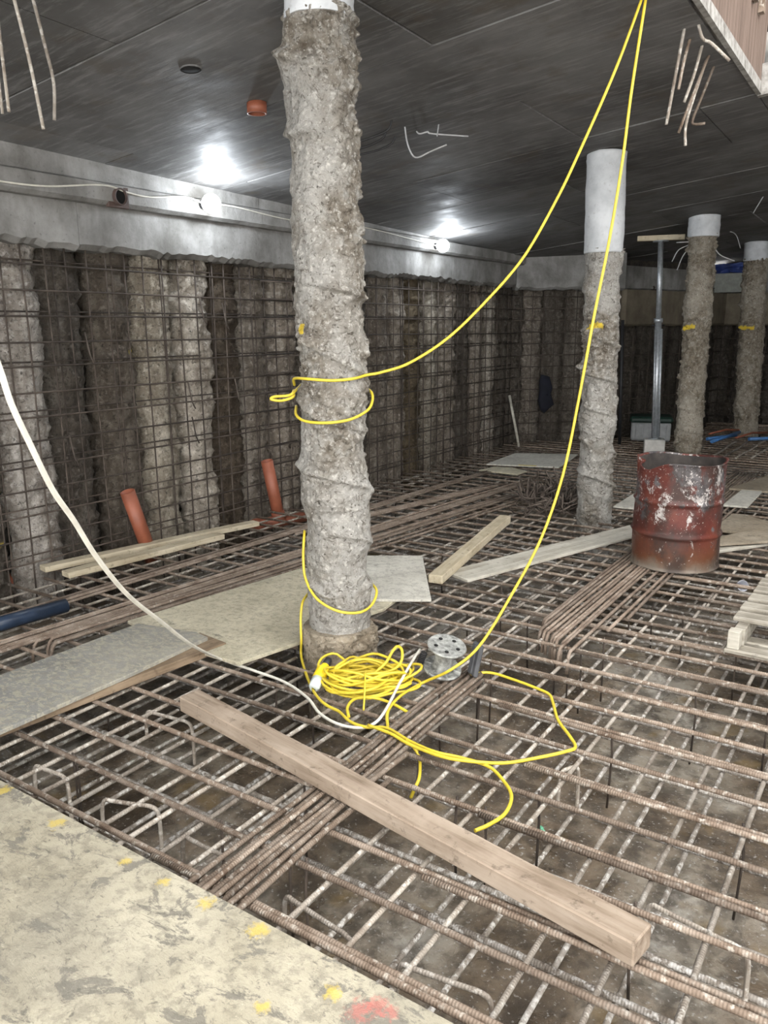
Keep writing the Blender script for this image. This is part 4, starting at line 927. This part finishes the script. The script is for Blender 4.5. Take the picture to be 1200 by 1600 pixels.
lpart('cable_run', [colp(845, -1.75, .155), colp(860, -1.45, .158), colp(885, -1.38, .165), colp(915, -1.2, .166), colp(940, -.7, .165), colp(956, -.1, .165), colp(962, .5, .168), colp(957, 1.0, .17), colp(943, 1.5, .172), colp(938, 2.2, .17)])
g0 = P(490, 1085, .025)
lpart('cable_run', [colp(955, -2.0, .17), colp(962, -1.6, .178), colp(985, -1.42, .190), colp(1015, -1.32, .195), colp(1045, -1.28, .20), P(484, 1068, .02), P(497, 1090, .025), P(512, 1103, .025), P(530, 1112, .025), P(548, 1128, .025), P(572, 1136, .025), P(605, 1138, .03), P(640, 1158, .03), P(680, 1175, .04), P(720, 1184, .035), P(762, 1197, .025), P(785, 1218, .02), P(799, 1243, .02), P(790, 1270, .018), P(765, 1288, .02), P(742, 1298, .02)])
lpart('cable_run', [P(545, 1120, .03), P(543, 1105, .04), P(555, 1092, .04), P(580, 1090, .03), P(610, 1098, .025), P(641, 1115, .02)])
lpart('cable_run', [P(575, 1133, .035), P(610, 1146, .035), P(640, 1163, .035), P(690, 1182, .04), P(740, 1190, .04), P(790, 1192, .02), P(840, 1184, .018), P(885, 1174, .018), P(899, 1167, .018), P(890, 1150, .018), P(872, 1125, .018), P(864, 1098, .018), P(858, 1085, .018), P(840, 1076, .018), P(800, 1061, .018), P(765, 1051, .018), P(735, 1054, .02)])
lpart('cable_run', [P(634, 1155, .03), P(650, 1172, .015), P(656, 1190, -.02), P(655, 1215, -.03), P(648, 1232, -.05), P(642, 1246, -.09)])
E2 = P(604, 1120, .03)
run2 = [AP + np.array([.012, 0, 0])] + vplane(AP, E2, [(987, 140), (972, 255), (952, 375), (928, 495), (905, 620), (880, 740), (846, 840), (800, 928), (750, 1008), (705, 1046)]) + [P(660, 1067, .03), P(625, 1088, .035), P(606, 1112, .03), P(606, 1138, .025)]
lpart('cable_run', run2)
# coil
cc = P(572, 1073, TZ); cu = side; cv = np.array([-math.sin(YAW), math.cos(YAW), 0]); pts = []
nl = 19
for k in range(nl):
    ox, oy = random.gauss(0, .020), random.gauss(0, .018); a_ = .180 + random.uniform(-.055, .03); b_2 = .120 + random.uniform(-.05, .02); rot = random.uniform(-.4, .4)
    for j in range(14):
        t = 2 * math.pi * j / 14 + 2.4; x_, y_ = a_ * math.cos(t) + ox, b_2 * math.sin(t) + oy
        if x_ > .07: y_ *= 0.75
        xr, yr = x_ * math.cos(rot) - y_ * math.sin(rot), x_ * math.sin(rot) + y_ * math.cos(rot)
        pts.append(cc + cu * xr + cv * yr + np.array([0, 0, .012 + .085 * (k / nl) * (0.75 + .35 * math.sin(t * 2 + k)) + .004 * random.random()]))
lpart('coil', pts, 0.0058, 3)
lpart('cable_loop', [P(585, 1052, .09), P(603, 1035, .12), P(613, 1018, .15), P(621, 1010, .165), P(628, 1016, .16), P(627, 1033, .13), P(615, 1046, .10), P(592, 1052, .09), P(560, 1058, .09)])
lpart('tie', [P(571, 1050, .12), P(570, 1075, .09), P(569, 1095, .05), P(568, 1110, .02)], 0.004)
# plug
A_, B_ = P(507, 1043, .075), P(489, 1077, .03); ax = B_ - A_; ax /= np.linalg.norm(ax)
pl = mk('plug', None, None, lead); pl.matrix_parent_inverse = Matrix.Translation(-lead.location); pl.location = A_
pl.rotation_mode = 'QUATERNION'; pl.rotation_quaternion = Vector(ax).to_track_quat('Z', 'Y')
mk('plug_body', lathe('plug_body', [(0.012, -.03), (0.017, -.012), (0.020, 0), (0.0285, .015), (0.0285, .07), (0.026, .076), (0.01, .077)], 20), M['yellow_plug'], pl)
mk('plug_shroud', lathe('plug_shroud', [(0.02, .074), (0.027, .074), (0.024, .12), (0.012, .135), (0.01, .12)], 20), M['clear'], pl)
mk('gland', lathe('gland', [(0.008, -.055), (0.015, -.05), (0.019, -.012), (0.008, -.011)], 16), M['black'], pl)
# white cable from above the left to the reel
N0 = EYE + ray(-30, 500) * (1.35 / F); E3 = P(345, 1030, .035)
wp = [N0] + vplane(N0, E3, [(0, 578), (18, 632), (45, 690), (82, 765), (115, 813), (152, 872), (200, 930), (250, 970), (300, 1008)]) + [E3, P(400, 1049, .03), P(445, 1066, .02), P(480, 1090, .018), P(500, 1115, .018), P(530, 1132, .018), P(565, 1137, .02), P(588, 1128, .03), P(605, 1105, .04), P(622, 1072, .06), P(640, 1040, .09), P(656, 1015, .115)]
tag(tube('white_cable', spline(wp, 8), 0.0062, M['white'], None, 8), 'white cable sweeping down over the boards to the cable reel', 'cable')

# ---- cable reel
rb = P(690, 1058, TZ)
reel = empty('cable_reel', rb, 0, 'dusty grey metal cable reel standing on the bars beside the yellow coil', 'cable reel')
tiltm = Matrix.Rotation(-0.16, 4, Vector((math.cos(YAW), math.sin(YAW), 0)).cross(Vector((0, 0, 1)))) @ Matrix.Rotation(0.22, 4, Vector((math.cos(YAW), math.sin(YAW), 0)))
reel.rotation_euler = tiltm.to_euler(); reel.location.z += .035
def disc(z_, name):
    o = mk(name, lathe(name, [(0.01, z_ - .004), (0.075, z_ - .004), (0.083, z_ - .006), (0.086, z_), (0.083, z_ + .006), (0.075, z_ + .004), (0.03, z_ + .003), (0.01, z_ + .004)], 40), M['reel'], reel); return o
d1 = disc(0.01, 'flange'); d2 = disc(0.125, 'flange')
mk('hub', lathe('hub', [(0.03, .012), (0.052, .012), (0.042, .03), (0.042, .105), (0.052, .122), (0.03, .122)], 28), M['reel'], reel)
for zf, dd in ((0.02, d1), (0.13, d2)):
    for k in range(6):
        t = k * math.pi / 3 + .3; o = mk('rib', box_me('rib', .045, .008, .005, .001), M['reel'], dd); o.location = (.063 * math.cos(t), .063 * math.sin(t), zf - .006); o.rotation_euler.z = t
o = mk('handle', box_me('handle', .022, .075, .15, .009), M['rubber'], reel); o.location = (.118 * math.cos(YAW) + .02, .118 * math.sin(YAW), .0); o.rotation_euler = (-.25, .12, YAW + .35)
o2 = mk('handle_ridge', box_me('handle_ridge', .03, .02, .13, .005), M['rubber'], o); o2.location = (0, 0, .01)
for k in range(5):
    t = k * 1.257 + .2; h_ = mk('slot_shade', lathe('slot_shade', [(.001, .1295), (.009, .1295), (.009, .131), (.001, .1312)], 12), M['hole_shade'], d2); h_.location = (.05 * math.cos(t), .05 * math.sin(t), 0)  # black discs on the flange, painted shade for its holes
sp_ = np.array([[.012 * math.cos(t), .012 * math.sin(t), t * .0017] for t in np.linspace(0, 44, 220)])
o = mk('spring_gland', tube_me('spring_gland', sp_, .0032, 6), M['black'], reel); o.location = (-.10 * math.cos(YAW), -.10 * math.sin(YAW), .015); o.rotation_euler = (0.1, 0.2, 0)

# ================================================================== PIPES AT THE WALL
def pipe(a, b, r, mat, label, group=None, socket=True, name='drain_pipe'):
    a = np.asarray(a, float); b = np.asarray(b, float); d = b - a; L = np.linalg.norm(d)
    root = empty(name, a, 0, label, 'pipe', group); root.rotation_mode = 'QUATERNION'; root.rotation_quaternion = Vector(d).to_track_quat('Z', 'Y')
    mk('barrel', lathe('barrel', [(r * .9, 0), (r, 0), (r, L), (r * .9, L), (r * .9, L * .02)], 24), M[mat], root)
    if socket: mk('socket', lathe('socket', [(r * 1.0, .01), (r * 1.14, .01), (r * 1.16, .04), (r * 1.14, .11), (r * 1.02, .115)], 24), M[mat], root)
    return root
q = P(236, 848, 0); q[0] = -4.40; q = PX(236, 850, -4.40); t_ = PX(199, 768, -4.42)
pipe(q + (0, 0, -.12), t_, 0.05, 'orange', 'leaning orange drain pipe at the wall foot, behind the two planks', 'orange pipes at the wall foot', False)
q = PX(437, 800, -4.38); t_ = PX(417, 720, -4.40)
pipe(q + (0, 0, -.10), t_, 0.05, 'orange', 'upright orange drain pipe beside the cable-wrapped column', 'orange pipes at the wall foot')
pipe(P(395, 822, -.09), P(478, 806, -.09), 0.05, 'orange', 'orange pipe lying among the bars by the upright pipe', None, True)
pipe(P(-60, 927, -.09), P(80, 893, -.09), 0.05, 'orange', 'orange pipe lying below the bars near the wall planks', None, True)
pipe(P(-90, 1000, .05), P(103, 946, .05), 0.038, 'blue_pipe', 'dark blue pipe lying on the bars at the picture edge', None, False, 'water_pipe')

# ================================================================== PROP, BLOCK, TANK
bq = P(1021, 712, TZ); bv = bq[:2] / np.linalg.norm(bq[:2]); bc = np.array([bq[0] + bv[0] * .1, bq[1] + bv[1] * .1])
blk = mk('concrete_block', box_me('concrete_block', 0.23, 0.2, 0.185, .006, 3, .003, 3), M['block'], None, (bc[0], bc[1], TZ)); blk.rotation_euler.z = YAW * .55
tag(blk, 'pale concrete block under the steel prop', 'block')
pt = np.array([bc[0], bc[1], 0]); ztop = ceilz(-2.85, 9.8) - .10; txy = PF(1031, 358, pt)[:2]
prop = empty('steel_prop', (bc[0], bc[1], TZ + .188), 0, 'galvanised adjustable steel prop standing on a block behind the drum', 'prop')
hh = ztop - (TZ + .188); dl = (txy - bc) * 0.8; mid = (PF(1024, 500, pt)[2] - (TZ + .188))
def ptube(name, z0, z1, r, mat='galv'):
    f0, f1 = z0 / hh, z1 / hh
    return mk(name, tube_me(name, [(dl[0] * f0, dl[1] * f0, z0), (dl[0] * f1, dl[1] * f1, z1)], r, 16), M[mat], prop)
ptube('base_plate', 0, .008, .075); ptube('outer_tube', .008, mid, .038); ptube('inner_tube', mid, hh - .008, .030)
ptube('adjusting_collar', mid - .03, mid + .02, .05); ptube('head_plate', hh - .012, hh, .085)
for k in (-1, 1):
    of = np.array([side[0] * .034 * k - cv[0] * .03, side[1] * .034 * k - cv[1] * .03, 0])
    mk('channel', tube_me('channel', [np.array([0, 0, .03]) + of, np.array([dl[0] * mid / hh, dl[1] * mid / hh, mid - .1]) + of], .014, 4), M['galv'], prop)
o = mk('pin', tube_me('pin', [tuple(dl * mid / hh - side[:2] * .07) + (mid - .06,), tuple(dl * mid / hh + side[:2] * .07) + (mid - .06,)], .008, 8), M['black'], prop)
p0, p1 = PF(995, 359, pt), PF(1067, 350, pt)
hd = mk('timber_header', box_me('timber_header', np.linalg.norm((p1 - p0)[:2]) + .02, .09, .055, .003, 3, .002, 2), M['wood_pale'], None, (txy[0] - (1 - .8) * (txy - bc)[0], txy[1] - .2 * (txy - bc)[1], TZ + .188 + hh))
hd.rotation_euler = (0, 0, YAW * .45); tag(hd, 'pale timber header lying on top of the steel prop', 'timber')
tc = P(1015, 690, TZ); tv = tc[:2] / np.linalg.norm(tc[:2]); tk = empty('storage_tank', (tc[0] + tv[0] * .25, tc[1] + tv[1] * .25, TZ), YAW * .5, 'low grey tank with dark green lid behind the steel prop', 'tank')
mk('tub', box_me('tub', .50, .40, .24, .02), M['tank'], tk); o = mk('lid', box_me('lid', .54, .44, .08, .025), M['green'], tk); o.location.z = .241
for k in range(5): o = mk('rib', box_me('rib', .02, .012, .2, .003), M['tank'], tk); o.location = (-.2 + k * .1, -.205, .02)
# dark pipe standing beside the second column, blue pipes, jacket, stick, sheeting
q = P(968, 694, 0); o = tube('standing_pipe', [(q[0], q[1], -0.02), tuple(PF(973, 500, q))], 0.022, M['black'], None, 10); tag(o, 'thin black pipe standing beside the white-headed column', 'pipe')
for k, (pa, pb, lb) in enumerate((((1112, 690), (1165, 672), 'bright blue pipe lying before the far wall, slanting up'), ((1105, 686), (1150, 680), 'short bright blue pipe behind the brown column'), ((1170, 686), (1230, 684), 'bright blue pipe lying level by the picture edge'))):
    A, B = P(*pa, .06), P(*pb, .06); tag(tube('blue_pipe', [A, B], .022, M['blue'], None, 10), lb, 'pipe', 'blue pipes before the far wall')
for k, (pa, pb, lb) in enumerate((((1108, 678), (1160, 672), 'orange-red hose lying behind the blue pipes'), ((1150, 684), (1200, 676), 'orange-red hose end near the most distant column'))):
    A, B = P(*pa, .08), P(*pb, .08); tag(tube('orange_hose', [A, (A + B) / 2 + (0, 0, .03), B], .014, M['orange'], None, 8), lb, 'hose')
bgn = np.array([nB[0], nB[1], 0]); bgp = np.array([B0[0] + nB[0] * .13, B0[1] + nB[1] * .13, 0])
poly = [(846, 585), (857, 588), (862, 605), (860, 615), (864, 632), (857, 638), (850, 646), (843, 640), (840, 625), (843, 610), (842, 595)]
W3 = [PV(px, py, bgp, bgn) for px, py in poly]; ctr = sum(W3) / len(W3)
vv, ff = [], []
rings = [1.0, 0.97, 0.72, 0.4, 0.08]; off = [0.0, 0.03, 0.055, 0.06, 0.065]
for rsc, of in zip(rings, off):
    for i, w_ in enumerate(W3):
        vv.append(ctr + (w_ - ctr) * rsc + bgn * (of + 0.014 * math.sin(i * 2.1 + rsc * 5)) - ctr)
nW = len(W3)
me = gridmesh('jacket', np.array(vv), nW, len(rings), True, True, True)
tag(mk('jacket', me, M['navy'], None, ctr), 'dark navy jacket hanging on the bars of the angled wall', 'jacket')
s0, s1 = PV(810, 700, bgp + bgn * .06, bgn), PV(796, 618, bgp + bgn * .02, bgn)
if s0[2] < 0: pass
tag(tube('timber_stake', [P(811, 698, 0.0), PF(796, 618, P(806, 694, 0.0))], .018, M['wood_grey'], None, 6), 'thin pale stake leaning on the far pile wall', 'timber')
# blue sheeting on the ledge over the far beam, and a pale panel below it
q0 = np.array([D1[0], D1[1] - .25, 0]); 
def onback(px, py): return PV(px, py, np.array([-2.2, 13.45, 2.0]), (0.05, -1, 0))
a, c_ = onback(1108, 445), onback(1172, 428)
pn = vquad('pale_panel', a[0], a[1], c_[0], c_[1], lambda x, y: 1.99, lambda x, y: onback(1140, 427)[2], 0.02, M['cream_panel']); tag(pn, 'pale corrugated panel standing on the far beam', 'panel')
zz0, zz1 = onback(1140, 427)[2], min(onback(1140, 396)[2], ceilz(-2.6, 13.6) - .06)
nu, nv_ = 40, 14; G = []
for j in range(nv_):
    for i in range(nu):
        u = i / (nu - 1); v_ = j / (nv_ - 1); x_ = a[0] + (c_[0] + .3 - a[0]) * u; z_ = zz0 + (zz1 - zz0) * v_
        nz = fbm(np.array([[u * 7, v_ * 4, .3]]), 5, 3)[0]; G.append((x_, 13.5 + .06 * nz, z_ + .02 * nz))
me = gridmesh('blue_sheet', np.array(G), nu, nv_, False); o = mk('blue_sheet', me, M['tarp']); md = o.modifiers.new('thick', 'SOLIDIFY'); md.thickness = 0.004
tag(o, 'crumpled blue plastic sheeting above the far beam', 'sheeting')

# ================================================================== LITTER
def scrap(px, py, size, mat, label, seed, cat='scrap', z=FZ + .012):
    p = P(px, py, z); n_ = 9; V = []
    for k in range(3):
        ring = []
        for i in range(n_):
            t = i * 2 * math.pi / n_; r = size * (0.7 + 0.5 * random.random()) * (1 - k * .3)
            ring.append((r * math.cos(t), r * .7 * math.sin(t), k * .012 + .006 * random.random()))
        V.append(ring)
    tag(mk('plastic_scrap', gridmesh('plastic_scrap', np.array(V), n_, 3, True, False, True), M[mat], None, p), label, cat)
scrap(845, 1303, .022, 'green_bit', 'small green plastic scrap between the bars above the timber end', 1, z=-.235)
scrap(500, 1238, .012, 'green_bit', 'tiny green plastic scrap near the tight bundle', 2, z=-.235)
cp = P(1152, 918, -.10); cup = empty('plastic_cup', cp, 0, 'crumpled white plastic cup among the bars beside the pallet', 'cup'); cup.rotation_euler = (1.1, .3, .4)
mk('wall', lathe('wall', [(.024, 0), (.034, .085), (.036, .086), (.033, .083), (.023, .003)], 20, False), M['white_plastic'], cup)
mk('base', lathe('base', [(.001, .003), (.0235, .003), (.0235, 0), (.001, 0)], 20), M['white_plastic'], cup)
